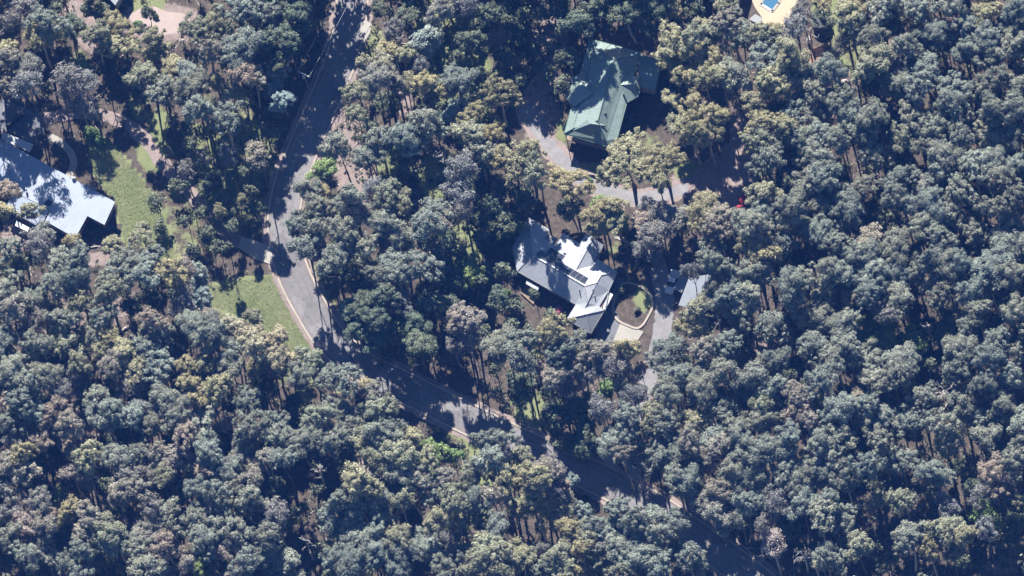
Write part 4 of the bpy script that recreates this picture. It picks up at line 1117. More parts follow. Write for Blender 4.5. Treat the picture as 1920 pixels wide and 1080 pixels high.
def make_crown(R, seed, depth=0.75, clump=1.0, dens=1.0, leaf=1.0, bare=0.0):
    """Leaf clumps spread through an uneven dome; returns leaf quads (n,4,3), a value per leaf and the clump centres. Crown centre at the origin."""
    rng = np.random.default_rng(seed)
    cents, rads = [], []
    lob = rng.uniform(0, 2 * math.pi, 3)
    tries = 0
    want = int(2.9 * (R / clump) ** 2 + 6)
    while len(cents) < want and tries < 4000:
        tries += 1
        v = rng.normal(size=3)
        v /= np.linalg.norm(v)
        if v[2] < -0.45:
            continue
        rc = clump * (rng.uniform(0.8, 1.3) if len(cents) < 0.4 * want else rng.uniform(0.4, 0.8))
        a = math.atan2(v[1], v[0])
        edge = 1 + 0.26 * math.sin(2 * a + lob[0]) + 0.2 * math.sin(3 * a + lob[1]) + 0.14 * math.sin(5 * a + lob[2])
        k = rng.uniform(0.35, 1.0) ** 0.5
        c = v * np.array([R * edge, R * edge, R * depth]) * k
        c *= max(0.2, 1 - 0.55 * rc / R)
        if any(np.linalg.norm((c - q) * [1, 1, 1.2]) < 0.44 * (rc + r) for q, r in zip(cents, rads)):
            continue
        cents.append(c)
        rads.append(rc)
    Q, VAL = [], []
    for c, rc in zip(cents, rads):
        n = int(390 * dens * rc * rc / (leaf * leaf))
        d = rng.normal(size=(n, 3))
        d[:, 2] += 0.4
        d /= np.linalg.norm(d, axis=1, keepdims=True)
        # sub-tufts: a handful of random bumps on the clump
        bumps = rng.normal(size=(7, 3))
        bumps[:, 2] = np.abs(bumps[:, 2])
        bumps /= np.linalg.norm(bumps, axis=1, keepdims=True)
        near = (d @ bumps.T).max(1)
        lump = 0.72 + 0.42 * np.clip((near - 0.55) / 0.45, 0, 1)
        rad = rc * lump * (rng.uniform(0.2, 1.1, n) ** 0.45)
        stray = rng.random(n) < 0.08
        rad[stray] *= rng.uniform(1.05, 1.5, stray.sum())
        pos = c + d * rad[:, None] * [1, 1, 0.78]
        nrm = d * 0.8 + rng.normal(size=(n, 3)) * 0.32 + [0, 0, 0.2]
        nrm /= np.linalg.norm(nrm, axis=1, keepdims=True)
        t = np.cross(nrm, rng.normal(size=(n, 3)))
        t /= np.linalg.norm(t, axis=1, keepdims=True)
        b = np.cross(nrm, t)
        la = leaf * rng.uniform(0.09, 0.21, n)[:, None]
        lb = la * rng.uniform(0.4, 0.8, n)[:, None]
        Q.append(np.stack([pos - t * la, pos - b * lb, pos + t * la, pos + b * lb], 1))
        VAL.append(np.clip(rng.normal(0.5, 0.26, n) + rng.normal(0, 0.12), 0, 1))
    return np.concatenate(Q), np.concatenate(VAL), cents


def quads_mesh(name, Q, VAL, mat):
    me = bpy.data.meshes.new(name)
    n = len(Q)
    me.vertices.add(4 * n)
    me.vertices.foreach_set("co", Q.reshape(-1).astype(np.float32))
    me.loops.add(4 * n)
    me.loops.foreach_set("vertex_index", np.arange(4 * n, dtype=np.int32))
    me.polygons.add(n)
    me.polygons.foreach_set("loop_start", np.arange(0, 4 * n, 4, dtype=np.int32))
    me.update(calc_edges=True)
    a = me.attributes.new("leafv", 'FLOAT', 'FACE')
    a.data.foreach_set("value", VAL.astype(np.float32))
    me.materials.append(mat)
    return me


def make_trunk(H, zc, cents, seed, r0, limbs=9, twigs=False):
    """Tapered stem with a slight sweep and limbs running to the leaf clumps."""
    rnd = random.Random(seed)
    mb = MB()
    bend = Vector((rnd.uniform(-1.1, 1.1), rnd.uniform(-1.1, 1.1), 0))
    top = zc + 0.1 * (H - zc)
    spine = []
    for i in range(8):
        t = i / 7
        spine.append(bend * math.sin(t * math.pi) * 0.6 + Vector((rnd.uniform(-.06, .06), rnd.uniform(-.06, .06), -0.15 + t * (top + 0.15))))
    mb.tube(spine, [r0 * (1.25 if i == 0 else 1 - 0.8 * (i / 7)) for i in range(8)], 7)
    cs = sorted(cents, key=lambda c: -np.linalg.norm(c[:2]))[:limbs * 2]
    rnd.shuffle(cs)
    for c in cs[:limbs]:
        e = Vector((c[0], c[1], c[2] + zc))
        k = rnd.uniform(0.62, 0.9)
        s = spine[5].lerp(spine[7], rnd.random()) if k > 0.75 else spine[4].lerp(spine[6], rnd.random())
        mid = s.lerp(e, 0.5) + Vector((rnd.uniform(-.3, .3), rnd.uniform(-.3, .3), -0.1 * (e - s).length))
        mb.tube([s, mid, e], [r0 * 0.34, r0 * 0.24, r0 * 0.07], 5)
        if twigs:
            for _ in range(3):
                f = mid.lerp(e, rnd.uniform(0.2, 1))
                g2 = f + Vector((rnd.uniform(-1, 1), rnd.uniform(-1, 1), rnd.uniform(-.1, .9)))
                mb.tube([f, g2], [r0 * 0.12, r0 * 0.03], 4)
    return mb


# one set of each kind, then copies
PROTO = {}


def proto(key, R, H, zc, seed, r0, **kw):
    twigs = kw.pop("twigs", False)
    Q, VAL, cents = make_crown(R, seed, **kw)
    Q = Q + np.array([0, 0, zc])
    crown = quads_mesh("crown", Q, VAL, M["leaf"])
    tr = make_trunk(H, zc, cents, seed, r0, int(5 + R * 1.6), twigs).mesh("trunk")
    tr.materials.append(M["bark"])
    tr.polygons.foreach_set("use_smooth", [True] * len(tr.polygons))
    PROTO.setdefault(key, []).append((R, zc, crown, tr))
    return Q, VAL


for i in range(8):
    proto("small", 1.9, 15.5, 13.6, 100 + i, 0.16, depth=0.75 + 0.07 * i, clump=0.52 + 0.10 * (i % 4), leaf=0.9)
for i in range(12):
    proto("mid", 2.5, 17.5, 15.2, 200 + i, 0.20, depth=0.7 + 0.045 * i, clump=0.60 + 0.11 * (i % 4), leaf=0.9)
for i in range(8):
    proto("large", 3.4, 19.0, 16.2, 300 + i, 0.26, depth=0.65 + 0.05 * i, clump=0.66 + 0.13 * (i % 4), leaf=0.9, dens=0.75 + 0.1 * (i % 4))
for i in range(3):
    proto("huge", 4.4, 19.0, 15.4, 400 + i, 0.33, depth=0.75, clump=0.85)
for i in range(5):
    proto("sparse", 2.6, 16.0, 13.4, 500 + i, 0.18, depth=1.0, clump=0.9, dens=0.42, leaf=0.85, twigs=True)
for i in range(4):
    proto("low", 2.4, 9.0, 6.6, 600 + i, 0.16, depth=1.0, clump=0.85, dens=0.7)
for i in range(4):
    proto("wattle", 2.1, 10.5, 8.3, 700 + i, 0.15, depth=1.1, clump=0.7, dens=1.1, leaf=0.8)
for i in range(4):
    proto("garden", 2.0, 7.5, 5.2, 800 + i, 0.15, depth=1.0, clump=0.7, dens=1.3, leaf=0.85)
for i in range(3):
    proto("shrub", 1.0, 2.0, 0.9, 900 + i, 0.05, depth=0.85, clump=0.5, dens=1.6, leaf=0.7)

trees = []
for (row, colm), txt in TILES.items():
    for e in txt.split(","):
        x, y, rk = e.split()
        trees.append([colm * 320 + float(x) / 4, row * 270 + float(y) / 4, float(rk[:-1]) / 4, rk[-1]])


def thin_out(ts, look, limit):
    """Where neighbouring lobes belong to one spreading crown, make them one tree, smallest first."""
    mine = [t for t in ts if t[3] == look]
    rest = [t for t in ts if t[3] != look]
    while len(mine) > limit:
        mine.sort(key=lambda t: t[2])
        a = mine.pop(0)
        b = min(mine, key=lambda t: math.hypot(t[0] - a[0], t[1] - a[1]) / (t[2] + a[2]))
        wa_, wb = a[2] ** 2, b[2] ** 2
        k = wb + wa_
        b[0], b[1] = (a[0] * wa_ + b[0] * wb) / k, (a[1] * wa_ + b[1] * wb) / k
        b[2] = min(34.0, math.sqrt(k) * 1.03)
    return rest + mine


trees = thin_out(trees, 's', 380)

LANDMARKS = [
    (1135, 180, "green roofed house"), (1050, 520, "solar panelled house"), (100, 350, "bluish white house"), (1262, 530, "white vehicle"), (1303, 552, "carport"),
    (1440, 20, "swimming pool"), (1541, 40, "water tank"), (577, 135, "power pole"), (1390, 390, "red shrubs"), (585, 580, "sunlit road bend"), (1190, 570, "rounded garden bed"),
    (300, 40, "sandy clearing"), (250, 360, "bright lawn"), (480, 470, "concrete driveway apron"), (820, 760, "shaded middle road"), (1130, 895, "drive's road crossing"), (1400, 1075, "road's bottom end"),
    (1772, 735, "bleached fallen trunk"), (1085, 330, "curving gravel drive"), (655, 10, "road's top end"), (1576, 163, "pale boulder"), (530, 400, "shaded upper road"),
    (0, 0, "top left corner"), (1920, 0, "top right corner"), (0, 1080, "bottom left corner"), (1920, 1080, "bottom right corner"), (0, 700, "photo's left edge"), (1920, 540, "photo's right edge"),
    (480, 1080, "bottom edge's left quarter"), (800, 1080, "bottom edge's middle"), (1620, 1080, "bottom edge's right quarter"), (1720, 0, "top edge's right quarter"), (900, 0, "top edge's middle"),
    (820, 330, "small grassy clearing"), (600, 890, "dead crown with hanging strips"), (575, 1014, "white dead tree"), (1450, 640, "pink floor gap"), (1640, 400, "big sage gap"), (470, 800, "lower bush clearing"),
    (1600, 800, "bush right of the carport"), (230, 640, "broken pale log"), (1180, 740, "bright green tree"), (725, 160, "bleached limbs"), (220, 900, "tall pinkish crown"), (1860, 882, "pale brown crown"), (700, 930, "bush below the road"),
]
LANDMARKS = [l for l in LANDMARKS if l[2] not in ("big sage gap", "lower bush clearing", "bush right of the carport", "bush below the road", "tall pinkish crown")]
ORD = "nearest,second,third,fourth,fifth,sixth,seventh,eighth,ninth,tenth,eleventh,twelfth,thirteenth,fourteenth,fifteenth,sixteenth,seventeenth,eighteenth,nineteenth,twentieth".split(",")
SECT = ["right of", "lower right of", "below", "lower left of", "left of", "upper left of", "above", "upper right of"]


def label_trees():
    """Which tree: its look and its rank by distance on one side of the closest landmark."""
    bins = {}
    for i, (x, y, r, lk) in enumerate(trees):
        d, a, b, nm = min((math.hypot(x - a, y - b), a, b, n_) for a, b, n_ in LANDMARKS)
        sec = SECT[int(round(math.atan2(y - b, x - a) / (math.pi / 4))) % 8]
        bins.setdefault((LOOK[lk][1], nm, sec), []).append((d, i))
    out = {}
    for (look, nm, sec), lst in bins.items():
        for k, (d, i) in enumerate(sorted(lst)):
            r, lk = trees[i][2], trees[i][3]
            word = "wattle" if lk == 'w' else "gum tree" if lk not in "ld" else "tree"
            o = ORD[min(k, 19)]
            if len(lst) == 1:
                out[i] = f"only {look} {word} {sec} the {nm}"
            elif k == 0:
                out[i] = f"{look} {word} nearest to and {sec} the {nm}"
            else:
                out[i] = f"{o} nearest {look} {word} {sec} the {nm}"
    return out


TREE_LABEL = label_trees()


def dup(o, parent, mesh):
    c = bpy.data.objects.new(o, mesh)
    COL.objects.link(c)
    c.parent = parent
    return c


# trees made lower round gardens and clearings so their shadows fall shorter
SHORTER = [(1040, 310, 1200, 460, 0.62), (1180, 385, 1310, 500, 0.6), (140, 30, 330, 200, 0.78), (1200, 60, 1290, 260, 0.8), (930, 0, 1050, 140, 0.8), (1170, 260, 1290, 345, 0.75)]
rnd = random.Random(5)
bases = []
for ti, (x, y, r, lk) in enumerate(trees):
    col, look, name, group = LOOK[lk]
    rm = r / PPM
    if lk == 'g':
        key = "sparse"
    elif lk == 'p':
        key = "sparse"
    elif lk == 'd':
        key = "mid" if (y < 150 and (430 < x < 930 or 1050 < x < 1290)) or (640 < x < 960 and 540 < y < 660) else "low"  # tall here to throw shade on the road and green roof
    elif lk == 'w':
        key = "wattle"
    elif lk == 'l':
        key = "garden"
    else:
        key = "small" if rm < 1.95 else "mid" if rm < 2.55 else "large" if rm < 3.7 else "huge"
    R, zc, crown, trunk = rnd.choice(PROTO[key])
    f = 1.30 - 0.32 * min(max((r - 19) / 14, 0), 1)
    if not (x > 1250 and y > 420 or y > 780 or x < 420 and y > 560 or x > 1450):
        f = min(f, 1.2) if r < 27 else 1.08              # open-grown crowns round the clearings
    s = min(max(rm * f / R, 0.6), 1.45)
    tall = rnd.uniform(0.8, 1.14) * (0.85 if key == "mid" and lk == 'd' else 1)
    ax, ay = rnd.uniform(0.84, 1.18), rnd.uniform(0.84, 1.18)
    sz = (0.55 * s + 0.45) * tall
    for (xa, ya, xb, yb, fh) in SHORTER:
        if xa < x < xb and ya < y < yb:
            sz *= fh
            break
    b = at(x, y, zc * sz)
    rz = rnd.uniform(0, 2 * math.pi)
    t = bpy.data.objects.new(name, None)
    t.empty_display_size = 0.5
    t.location = b.x, b.y, 0
    t.rotation_euler = (rnd.uniform(-.05, .05), rnd.uniform(-.05, .05), rz)
    t.scale = (s * ax, s * ay, sz)
    COL.objects.link(t)
    tag(t, TREE_LABEL[ti], "tree", group)
    cr = dup("crown", t, crown)
    j = rnd.uniform(-0.035, 0.035)
    v = rnd.uniform(0.86, 1.14)
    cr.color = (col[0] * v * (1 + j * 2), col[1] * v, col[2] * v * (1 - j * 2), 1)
    dup("trunk", t, trunk)
    bases.append((b.x, b.y))

# ------------------------------------------------------------------ shrubs, dead wood, rocks
def shrub(x, y, rm, col, label, name="shrub", group=None):
    R, zc, crown, trunk = rnd.choice(PROTO["shrub"])
    s = rm / R
    b = at(x, y, zc * s)
    t = empty(name, (b.x, b.y, 0), rnd.uniform(0, 6.28))
    t.scale = (s, s, s * rnd.uniform(0.85, 1.1))
    tag(t, label, "shrub", group)
    c = dup("foliage", t, crown)
    c.color = (*col, 1)
    dup("stem", t, trunk)


RED = (0.42, 0.05, 0.075)
shrub(1402, 358, 0.8, RED, "topmost red flowering shrub at the edge of the turning area", group="red flowering shrubs")
shrub(1394, 374, 0.9, RED, "red flowering shrub second from the top by the turning area", group="red flowering shrubs")
shrub(1386, 392, 0.75, RED, "red flowering shrub third from the top by the turning area", group="red flowering shrubs")
shrub(1378, 412, 1.0, (0.33, 0.05, 0.07), "lowest darker red shrub in the row by the turning area", group="red flowering shrubs")
shrub(1416, 430, 0.8, RED, "single red flowering shrub among sage-green gum crowns", group="red flowering shrubs")
shrub(1046, 587, 1.0, (0.38, 0.10, 0.16), "pink flowering shrub in the shade below the solar panelled house")
GSH = (0.10, 0.17, 0.05)
for (x, y, r_, lab) in ((1168, 418, 0.9, "bright green shrub under the gum above the grey house's gable"), (1128, 378, 0.9, "bright green shrub at the lower edge of the gravel drive"), (1142, 382, 0.7, "small bright green shrub beside the gravel drive's pink shoulder"),
                        (170, 248, 1.2, "bright green shrub at the upper end of the bright lawn"), (188, 262, 1.0, "second bright green shrub at the upper end of the bright lawn"), (258, 45, 0.8, "dark green shrub at the edge of the sandy clearing"),
                        (292, 30, 0.5, "tiny green shrub in the middle of the sandy clearing"), (1475, 372, 0.5, "small upright green shrub in the dark gap between gum crowns"), (1000, 275, 0.8, "low shrub at the inner edge of the gravel drive"),
                        (1105, 340, 0.7, "low shrub between the green house and the gravel drive"), (980, 425, 1.0, "green shrub at the corner of the grey roofed house"), (945, 552, 1.1, "pale green shrub in the shade beside the timber deck"),
                        (1165, 545, 0.7, "low shrub in the shaded half of the rounded garden bed"), (1195, 580, 0.6, "low shrub in the sunlit half of the rounded garden bed"), (1200, 478, 0.8, "greyish shrub beside the small golden gravel garden"),
                        (1215, 500, 0.9, "greyish shrub at the head of the pale gravel drive"), (838, 845, 0.9, "dark green shrub beside the lower kerb of the shaded road"), (815, 838, 1.0, "yellow-green shrub above the lower kerb of the shaded road"),
                        (740, 250, 0.9, "yellow-green shrub on the pink bank right of the upper road"), (845, 330, 1.0, "dark shrub at the edge of the small grassy clearing")):
    shrub(x, y, r_, GSH if "green" in lab else (0.11, 0.115, 0.08), lab, group="garden shrubs")


def dead_tree(x, y, H, spread, label, seed, zc=0.7, name="dead_tree", lean=0.0):
    rd = random.Random(seed)
    b = at(x, y, H * zc)
    t = empty(name, (b.x, b.y, 0))
    tag(t, label, "tree", "bleached dead trees")
    top = Vector((rd.uniform(-.5, .5) + lean, rd.uniform(-.5, .5), H * 0.8))
    base = Vector((b.x, b.y, -0.15))
    sp = [base + top * k + Vector((rd.uniform(-.15, .15), rd.uniform(-.15, .15), 0)) * (k > 0) for k in (0, .3, .6, .85, 1)]
    MB().tube(sp, [0.24, 0.2, 0.16, 0.12, 0.07], 7).build("trunk", M["bleached"], t, True)
    for i in range(8):
        s = sp[2].lerp(sp[4], rd.random())
        a = rd.uniform(0, 6.28)
        L = spread * rd.uniform(0.6, 1.1)
        e = s + Vector((math.cos(a) * L, math.sin(a) * L, L * rd.uniform(0.15, 0.8)))
        mid = s.lerp(e, 0.5) + Vector((rd.uniform(-.3, .3), rd.uniform(-.3, .3), rd.uniform(-.1, .3)))
        mb = MB().tube([s, mid, e], [0.10, 0.07, 0.025], 5)
        for _ in range(4):
            f = s.lerp(e, rd.uniform(0.4, 1))
            g2 = f + Vector((rd.uniform(-1, 1), rd.uniform(-1, 1), rd.uniform(-.1, .8))) * spread * 0.45
            mb.tube([f, f.lerp(g2, 0.5) + Vector((0, 0, 0.08)), g2], [0.045, 0.035, 0.012], 4)
        mb.build("limb", M["bleached"], t, True)


for i, (x, y, H, sp, lab) in enumerate((
        (725, 160, 17, 3.6, "tall bleached limbs reaching over the pale straw crown near the upper road"), (575, 1014, 13, 1.6, "bare white dead tree in the dark gap at the lower edge"),
        (1505, 1032, 15, 2.2, "bare white branched tree near the bottom edge right of the road"), (1528, 1050, 13, 1.6, "smaller bare white tree beside the branched dead tree at the bottom edge"),
        (1455, 1035, 15, 2.6, "greyish dead tree above the road at the bottom edge"), (1775, 735, 9, 2.6, "bleached dead tree broken over the fallen branches"), (1800, 800, 14, 1.8, "slim white dead tree below the fallen branches"),
        (1370, 415, 13, 1.6, "bare grey branches below the red flowering shrubs"), (170, 185, 14, 2.4, "dead tree with pale forked branches above the paved yard"), (835, 290, 13, 2.0, "bare grey tree at the top of the small grassy clearing"),
        (695, 365, 12, 1.8, "pale bare tree right of the pink bank"), (1345, 590, 14, 1.2, "single white bare branch leaning out below the carport"), (1735, 605, 12, 1.2, "bare white twigs in the dark gap between gum crowns"),
        (600, 890, 10, 1.6, "pale dead crown with hanging strips near the dark gully"), (1010, 975, 15, 1.8, "bare pale forked limbs in the olive crown below the lower road"), (1790, 830, 14, 1.5, "bare white fork among sage crowns below the fallen branches"),
        (1515, 60, 10, 2.2, "leafless grey tree beside the golden pool paving"), (1490, 40, 9, 1.8, "leafless tree overhanging the golden pool paving"), (1170, 730, 13, 2.4, "bare grey tree left of the pale gravel drive"))):
    dead_tree(x, y, H, sp, lab, 40 + i)


def fallen(x0, y0, x1, y1, r_, label):
    a, b = at(x0, y0, r_), at(x1, y1, r_)
    rd = random.Random(int(x0 * 7 + y0))
    t = empty("fallen_log", a)
    tag(t, label, "log", "fallen logs")
    mid = a.lerp(b, 0.5) + Vector((rd.uniform(-.2, .2), rd.uniform(-.2, .2), 0.05))
    MB().tube([a, mid, b], [r_, r_ * .85, r_ * .5], 7).build("log", M["log"], t, True)
    for k in (0.5, 0.7, 0.9):
        s = a.lerp(b, k)
        e = s + Vector((rd.uniform(-1, 1), rd.uniform(-1, 1), rd.uniform(0.1, .7)))
        MB().tube([s, e], [r_ * .35, r_ * .1], 5).build("branch", M["log"], t, True)


for (x0, y0, x1, y1, r_, lab) in ((30, 448, 54, 466, .18, "fallen pale log on the bank below the bluish white house"), (170, 464, 195, 463, .15, "short log lying below the dark corner shadow of the bluish white house"),
                                  (228, 622, 244, 610, .25, "broken pale log among the gums of the lower bush"), (214, 655, 224, 640, .2, "pale fallen log in the small pink gap of the lower bush"),
                                  (488, 238, 494, 228, .12, "thin pale log on the litter near the shaded drive"), (1755, 755, 1772, 730, .25, "thick bleached fallen trunk in the dark gap"), (1750, 718, 1772, 724, .16, "slim bleached fallen branch in the dark gap"),
                                  (1765, 780, 1778, 756, .2, "bleached fallen branch below the thick fallen trunk"), (545, 694, 556, 702, .2, "weathered log at the edge of the grassy road verge"), (1335, 640, 1361, 640, .12, "thin white fallen branch below the carport"),
                                  (110, 720, 88, 716, .12, "pale branch lying between sage crowns of the lower bush"), (770, 905, 790, 900, .14, "white fallen branch in the bush below the shaded road")):
    fallen(x0, y0, x1, y1, r_, lab)


def rock(x, y, rm, label, z=0.3):
    rd = np.random.default_rng(int(x))
    c = at(x, y, z)
    vs, fs = [], []
    nu, nv = 12, 7
    for j in range(nv):
        th = math.pi * 0.5 * j / (nv - 1)
        for k in range(nu):
            ph = 2 * math.pi * k / nu
            w = 1 + rd.uniform(-.1, .1)
            vs.append((c.x + rm * w * math.cos(th) * math.cos(ph), c.y + rm * .8 * w * math.cos(th) * math.sin(ph), -0.1 + rm * .8 * math.sin(th) * w))
    for j in range(nv - 1):
        for k in range(nu):
            fs.append((j * nu + k, j * nu + (k + 1) % nu, (j + 1) * nu + (k + 1) % nu, (j + 1) * nu + k))
    tag(MB().add(vs, fs).build("boulder", M["rock"], None, True), label, "boulder")


rock(1576, 163, 1.15, "large pale boulder in a gap below the red clay patch", 0.6)
rock(1584, 152, 0.7, "smaller pale boulder just above the large boulder")

# ------------------------------------------------------------------ bush outside the frame (casts its shade into it), undergrowth
def surrounding():
    rng = np.random.default_rng(3)
    Qs, Vs = [], []
    tb = MB()
    base = [make_crown(3.2, 950 + i, 0.85, 1.25, 0.45, 2.4) for i in range(3)]
    pts = []
    clear = [(1290, -400, 1590, 40), (190, -400, 400, 40), (60, -300, 230, -60), (-200, 180, 10, 420), (1230, 1040, 1600, 1400)]
    tries = 0
    while tries < 9000:
        tries += 1
        x, y = rng.uniform(-330, 2250), rng.uniform(-380, 1330)
        if -38 < x < 1958 and -38 < y < 1118:
            continue
        if any(a < x < c and b < y < d for a, b, c, d in clear):
            continue
        gap = 42 if y < 0 and 420 < x < 1290 else 54
        if any((x - p[0]) ** 2 + (y - p[1]) ** 2 < gap ** 2 for p in pts):
            continue
        g0 = at(x, y, 16.0)
        if min((g0.x - q.x) ** 2 + (g0.y - q.y) ** 2 for q in road_line) < 4.5 ** 2:
            continue
        pts.append((x, y))
        zc = rng.uniform(14, 18.5)
        b = at(x, y, zc)
        Q, V, cents = base[rng.integers(3)]
        a = rng.uniform(0, 6.28)
        s = rng.uniform(1.0, 1.35)
        rot = np.array([[math.cos(a), -math.sin(a), 0], [math.sin(a), math.cos(a), 0], [0, 0, 1]]) * s
        Qs.append(Q @ rot.T + np.array([b.x, b.y, zc]))
        Vs.append(V)
        tb.tube([(b.x, b.y, -0.1), (b.x, b.y, zc + 1)], [0.22, 0.08], 5)
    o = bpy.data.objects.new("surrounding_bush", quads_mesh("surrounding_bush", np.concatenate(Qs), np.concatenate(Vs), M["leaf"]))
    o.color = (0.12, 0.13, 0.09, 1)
    COL.objects.link(o)
    tag(o, "mass of gum trees continuing beyond the photo's edges", kind="stuff")
    tag(tb.build("surrounding_trunks", M["bark"], None, True), "trunks of the gum trees beyond the photo's edges", kind="stuff")


surrounding()


def saplings():
    """Young trees added under the canopy to hide lit ground, leaves dark as shade."""
    rng = np.random.default_rng(17)
    base = [make_crown(1.7, 970 + i, 1.2, 0.85, 0.4, 1.35) for i in range(4)]
    keep_out = [(160, 245, 340, 495), (400, 510, 640, 700), (-20, 180, 225, 470), (1050, 60, 1250, 330), (955, 405, 1165, 640), (1140, 430, 1340, 660), (1390, -60, 1560, 75), (225, -10, 385, 70), (440, 435, 520, 500),
                (970, 185, 1290, 395), (1270, 260, 1420, 395), (615, 230, 695, 420), (785, 290, 850, 380), (1500, 80, 1600, 180), (1425, 600, 1475, 700), (960, 730, 1010, 800), (160, 470, 210, 500), (1200, 440, 1260, 760)]
    Qs, Vs, pts = [], [], []
    tb = MB()
    tries = 0
    while len(pts) < 430 and tries < 6000:
        tries += 1
        x, y = rng.uniform(-20, 1940), rng.uniform(-20, 1100)
        if tries < 700:
            a = [(850, 0, 1060, 190), (470, 60, 620, 470), (860, 360, 960, 660), (935, 640, 1060, 760), (300, 200, 470, 460), (560, 60, 620, 200), (950, 560, 1040, 660), (880, 390, 1000, 420), (640, 540, 900, 680)][rng.integers(9)]
            x, y = rng.uniform(a[0], a[2]), rng.uniform(a[1], a[3])
        elif any(a < x < c and b < y < d for a, b, c, d in keep_out):
            continue
        if any((x - p[0]) ** 2 + (y - p[1]) ** 2 < 30 ** 2 for p in pts):
            continue
        zc = rng.uniform(2.6, 6.0)
        b = at(x, y, 0)
        if min((b.x - q.x) ** 2 + (b.y - q.y) ** 2 for q in road_line) < 5.2 ** 2:
            continue
        if any((b.x - h.x) ** 2 + (b.y - h.y) ** 2 < 36 for h in HOUSEPTS):
            continue
        pts.append((x, y))
        Q, V, cents = base[rng.integers(4)]
        a = rng.uniform(0, 6.28)
        s = rng.uniform(0.6, 1.15)
        rot = np.array([[math.cos(a), -math.sin(a), 0], [math.sin(a), math.cos(a), 0], [0, 0, 1]]) * s
        Qs.append(Q @ rot.T + np.array([b.x, b.y, zc]))
        Vs.append(V)
        tb.tube([(b.x, b.y, -0.1), (b.x + .1, b.y, zc + 0.6)], [0.08, 0.03], 5)
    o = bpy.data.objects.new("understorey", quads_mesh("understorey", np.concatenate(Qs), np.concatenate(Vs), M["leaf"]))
    o.color = (0.105, 0.125, 0.08, 1)  # dark leaf colour stands in for shade on the floor
    COL.objects.link(o)
    tag(o, "added young trees and tall scrub, coloured dark for the shade under the canopy", kind="stuff")
    tag(tb.build("understorey_stems", M["bark"], None, True), "thin stems of the added young trees under the canopy", kind="stuff")


HOUSEPTS = [K(280, 370, 0), K(480, 490, 0), K(690, 610, 0), K(760, 330, 0), K(700, 850, 0), K(860, 560, 0), K(220, 240, 0), G(400, 250, 0), G(340, 450, 0), G(260, 680, 0), G(680, 300, 0)]
saplings()

ROADPIX = [(p.x, p.y) for p in road_line]


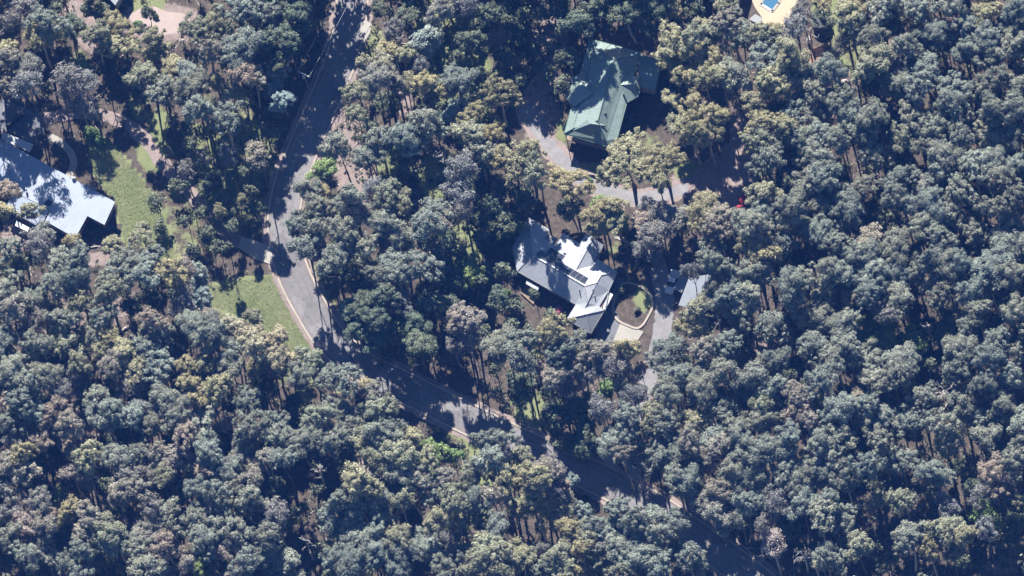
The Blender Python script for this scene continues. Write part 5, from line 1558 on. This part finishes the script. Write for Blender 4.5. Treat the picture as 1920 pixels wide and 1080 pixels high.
def undergrowth():
    rng = np.random.default_rng(9)
    n = 15000
    px, py = rng.uniform(-60, 1980, n), rng.uniform(-60, 1140, n)
    keep = np.ones(n, bool)
    X = np.empty(n)
    Y = np.empty(n)
    for i in range(n):
        p = at(px[i], py[i])
        X[i], Y[i] = p.x, p.y
    R_ = np.array(ROADPIX)
    for i in range(0, n, 1000):
        d = np.sqrt(((X[i:i + 1000, None] - R_[None, :, 0]) ** 2 + (Y[i:i + 1000, None] - R_[None, :, 1]) ** 2).min(1))
        keep[i:i + 1000] &= d > 4.2
    boxes = [(0, 180, 145, 340), (0, 250, 225, 470), (1050, 60, 1250, 330), (955, 405, 1165, 640), (1140, 520, 1240, 660), (965, 180, 1420, 400), (1200, 460, 1340, 600), (1390, -60, 1560, 75), (230, 5, 375, 70), (440, 435, 520, 500), (1120, 590, 1260, 900),
             (160, 250, 345, 490), (400, 515, 640, 700), (1500, 10, 1580, 130), (250, 200, 470, 470)]
    for a, b, c, d in boxes:
        keep &= ~((px > a) & (px < c) & (py > b) & (py < d))
    X, Y = X[keep], Y[keep]
    Q, V = [], []
    k = 7
    size = rng.uniform(0.18, 0.6, len(X))
    for _ in range(k):
        a = rng.uniform(0, 6.28, len(X))
        tilt = rng.uniform(0.2, 1.2, len(X))
        d = np.stack([np.cos(a) * np.sin(tilt), np.sin(a) * np.sin(tilt), np.cos(tilt)], 1) * size[:, None]
        w = np.stack([-np.sin(a), np.cos(a), np.zeros(len(X))], 1) * (size * rng.uniform(.15, .4, len(X)))[:, None]
        o = np.stack([X, Y, np.zeros(len(X))], 1) + rng.normal(0, 0.18, (len(X), 3)) * [1, 1, 0]
        Q.append(np.stack([o, o + d * .5 - w, o + d, o + d * .5 + w], 1))
        V.append(rng.uniform(0, 1, len(X)))
    # saplings and bushes
    nb_ = 3000
    sel = rng.integers(0, len(X), nb_)
    bx, by, br = X[sel] + rng.normal(0, .6, nb_), Y[sel] + rng.normal(0, .6, nb_), rng.uniform(0.4, 1.25, nb_)
    kk = 34
    d = rng.normal(size=(nb_, kk, 3))
    d[..., 2] = np.abs(d[..., 2]) + 0.1
    d /= np.linalg.norm(d, axis=2, keepdims=True)
    pos = np.stack([bx, by, np.zeros(nb_)], 1)[:, None] + d * (br[:, None] * rng.uniform(.3, 1.05, (nb_, kk)))[..., None] * [1, 1, 1.25]
    nr = d + rng.normal(size=d.shape) * .5
    t = np.cross(nr, rng.normal(size=d.shape))
    t /= np.linalg.norm(t, axis=2, keepdims=True)
    b2 = np.cross(nr, t)
    b2 /= np.linalg.norm(b2, axis=2, keepdims=True)
    la = rng.uniform(.12, .26, (nb_, kk, 1))
    Q.append(np.stack([pos - t * la, pos - b2 * la * .6, pos + t * la, pos + b2 * la * .6], 2).reshape(-1, 4, 3))
    V.append(np.clip(rng.normal(.5, .25, nb_ * kk), 0, 1))
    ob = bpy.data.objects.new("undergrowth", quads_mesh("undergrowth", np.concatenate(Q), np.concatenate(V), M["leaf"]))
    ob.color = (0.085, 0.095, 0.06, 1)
    COL.objects.link(ob)
    tag(ob, "low scrub, bracken and tussocks on the forest floor", kind="stuff")
    # litter of bark strips and sticks
    m2 = 5000
    idx = rng.integers(0, len(X), m2)
    mb_v = []
    a = rng.uniform(0, 6.28, m2)
    L = rng.uniform(0.3, 1.6, m2)
    d = np.stack([np.cos(a), np.sin(a), np.zeros(m2)], 1) * L[:, None]
    w = np.stack([-np.sin(a), np.cos(a), np.zeros(m2)], 1) * rng.uniform(.03, .09, m2)[:, None]
    o = np.stack([X[idx], Y[idx], np.full(m2, 0.06)], 1) + rng.normal(0, 1.2, (m2, 3)) * [1, 1, 0.02]
    st = bpy.data.objects.new("fallen_sticks", quads_mesh("fallen_sticks", np.stack([o - w, o + d - w * .4, o + d + w * .4 + [0, 0, .05], o + w + [0, 0, .05]], 1), rng.uniform(0, 1, m2), M["log"]))
    COL.objects.link(st)
    tag(st, "scattered sticks and shed bark on the forest floor", kind="stuff")


undergrowth()


def grass_blades():
    """Short grass on the lawn and verges."""
    rng = np.random.default_rng(21)
    P = []
    for poly in GRASS_POLYS[:3]:
        xs_, ys_ = [p[0] for p in poly], [p[1] for p in poly]
        area = (max(xs_) - min(xs_)) * (max(ys_) - min(ys_))
        n = int(area * 1.2)
        x, y = rng.uniform(min(xs_), max(xs_), n), rng.uniform(min(ys_), max(ys_), n)
        ok = in_poly(x, y, poly)
        P += list(zip(x[ok], y[ok]))
    W_ = np.array([at(x, y)[:] for x, y in P])
    R_ = np.array(ROADPIX)
    d = np.concatenate([np.sqrt(((W_[i:i + 1000, None, :2] - R_[None]) ** 2).sum(2).min(1)) for i in range(0, len(W_), 1000)])
    W_ = W_[d > 3.6]
    n = len(W_)
    a = rng.uniform(0, 6.28, n)
    h = rng.uniform(0.04, 0.11, n)
    u = np.stack([np.cos(a) * .3, np.sin(a) * .3, np.ones(n)], 1) * h[:, None]
    w = np.stack([-np.sin(a), np.cos(a), np.zeros(n)], 1) * rng.uniform(.02, .05, n)[:, None]
    o = bpy.data.objects.new("grass", quads_mesh("grass", np.stack([W_ - w, W_ + w, W_ + w * .3 + u, W_ - w * .3 + u], 1), rng.uniform(0, 1, n), M["leaf"]))
    o.color = (0.20, 0.22, 0.105, 1)
    COL.objects.link(o)
    tag(o, "short green grass on the lawn and road verge", kind="stuff")


grass_blades()


# ------------------------------------------------------------------ the air between the aircraft and the ground
def haze():
    top = CAM_POS.z + 40
    mb = MB()
    s = 3500.0
    mb.box((0, 0, -1.5), (2 * s, 2 * s, top + 1.5), 0, True)
    mt = bpy.data.materials.new("haze_air")
    mt.use_nodes = True
    nt = mt.node_tree
    nt.nodes.remove(nt.nodes["Principled BSDF"])
    v = N(nt, "ShaderNodeVolumePrincipled")
    v.inputs["Color"].default_value = (0.06, 0.25, 1.0, 1)
    v.inputs["Density"].default_value = 0.000025
    v.inputs["Anisotropy"].default_value = 0.0
    nt.links.new(v.outputs[0], nt.nodes["Material Output"].inputs["Volume"])
    o = mb.build("haze", mt)
    tag(o, "thin blue air haze over the whole valley", kind="stuff")


haze()
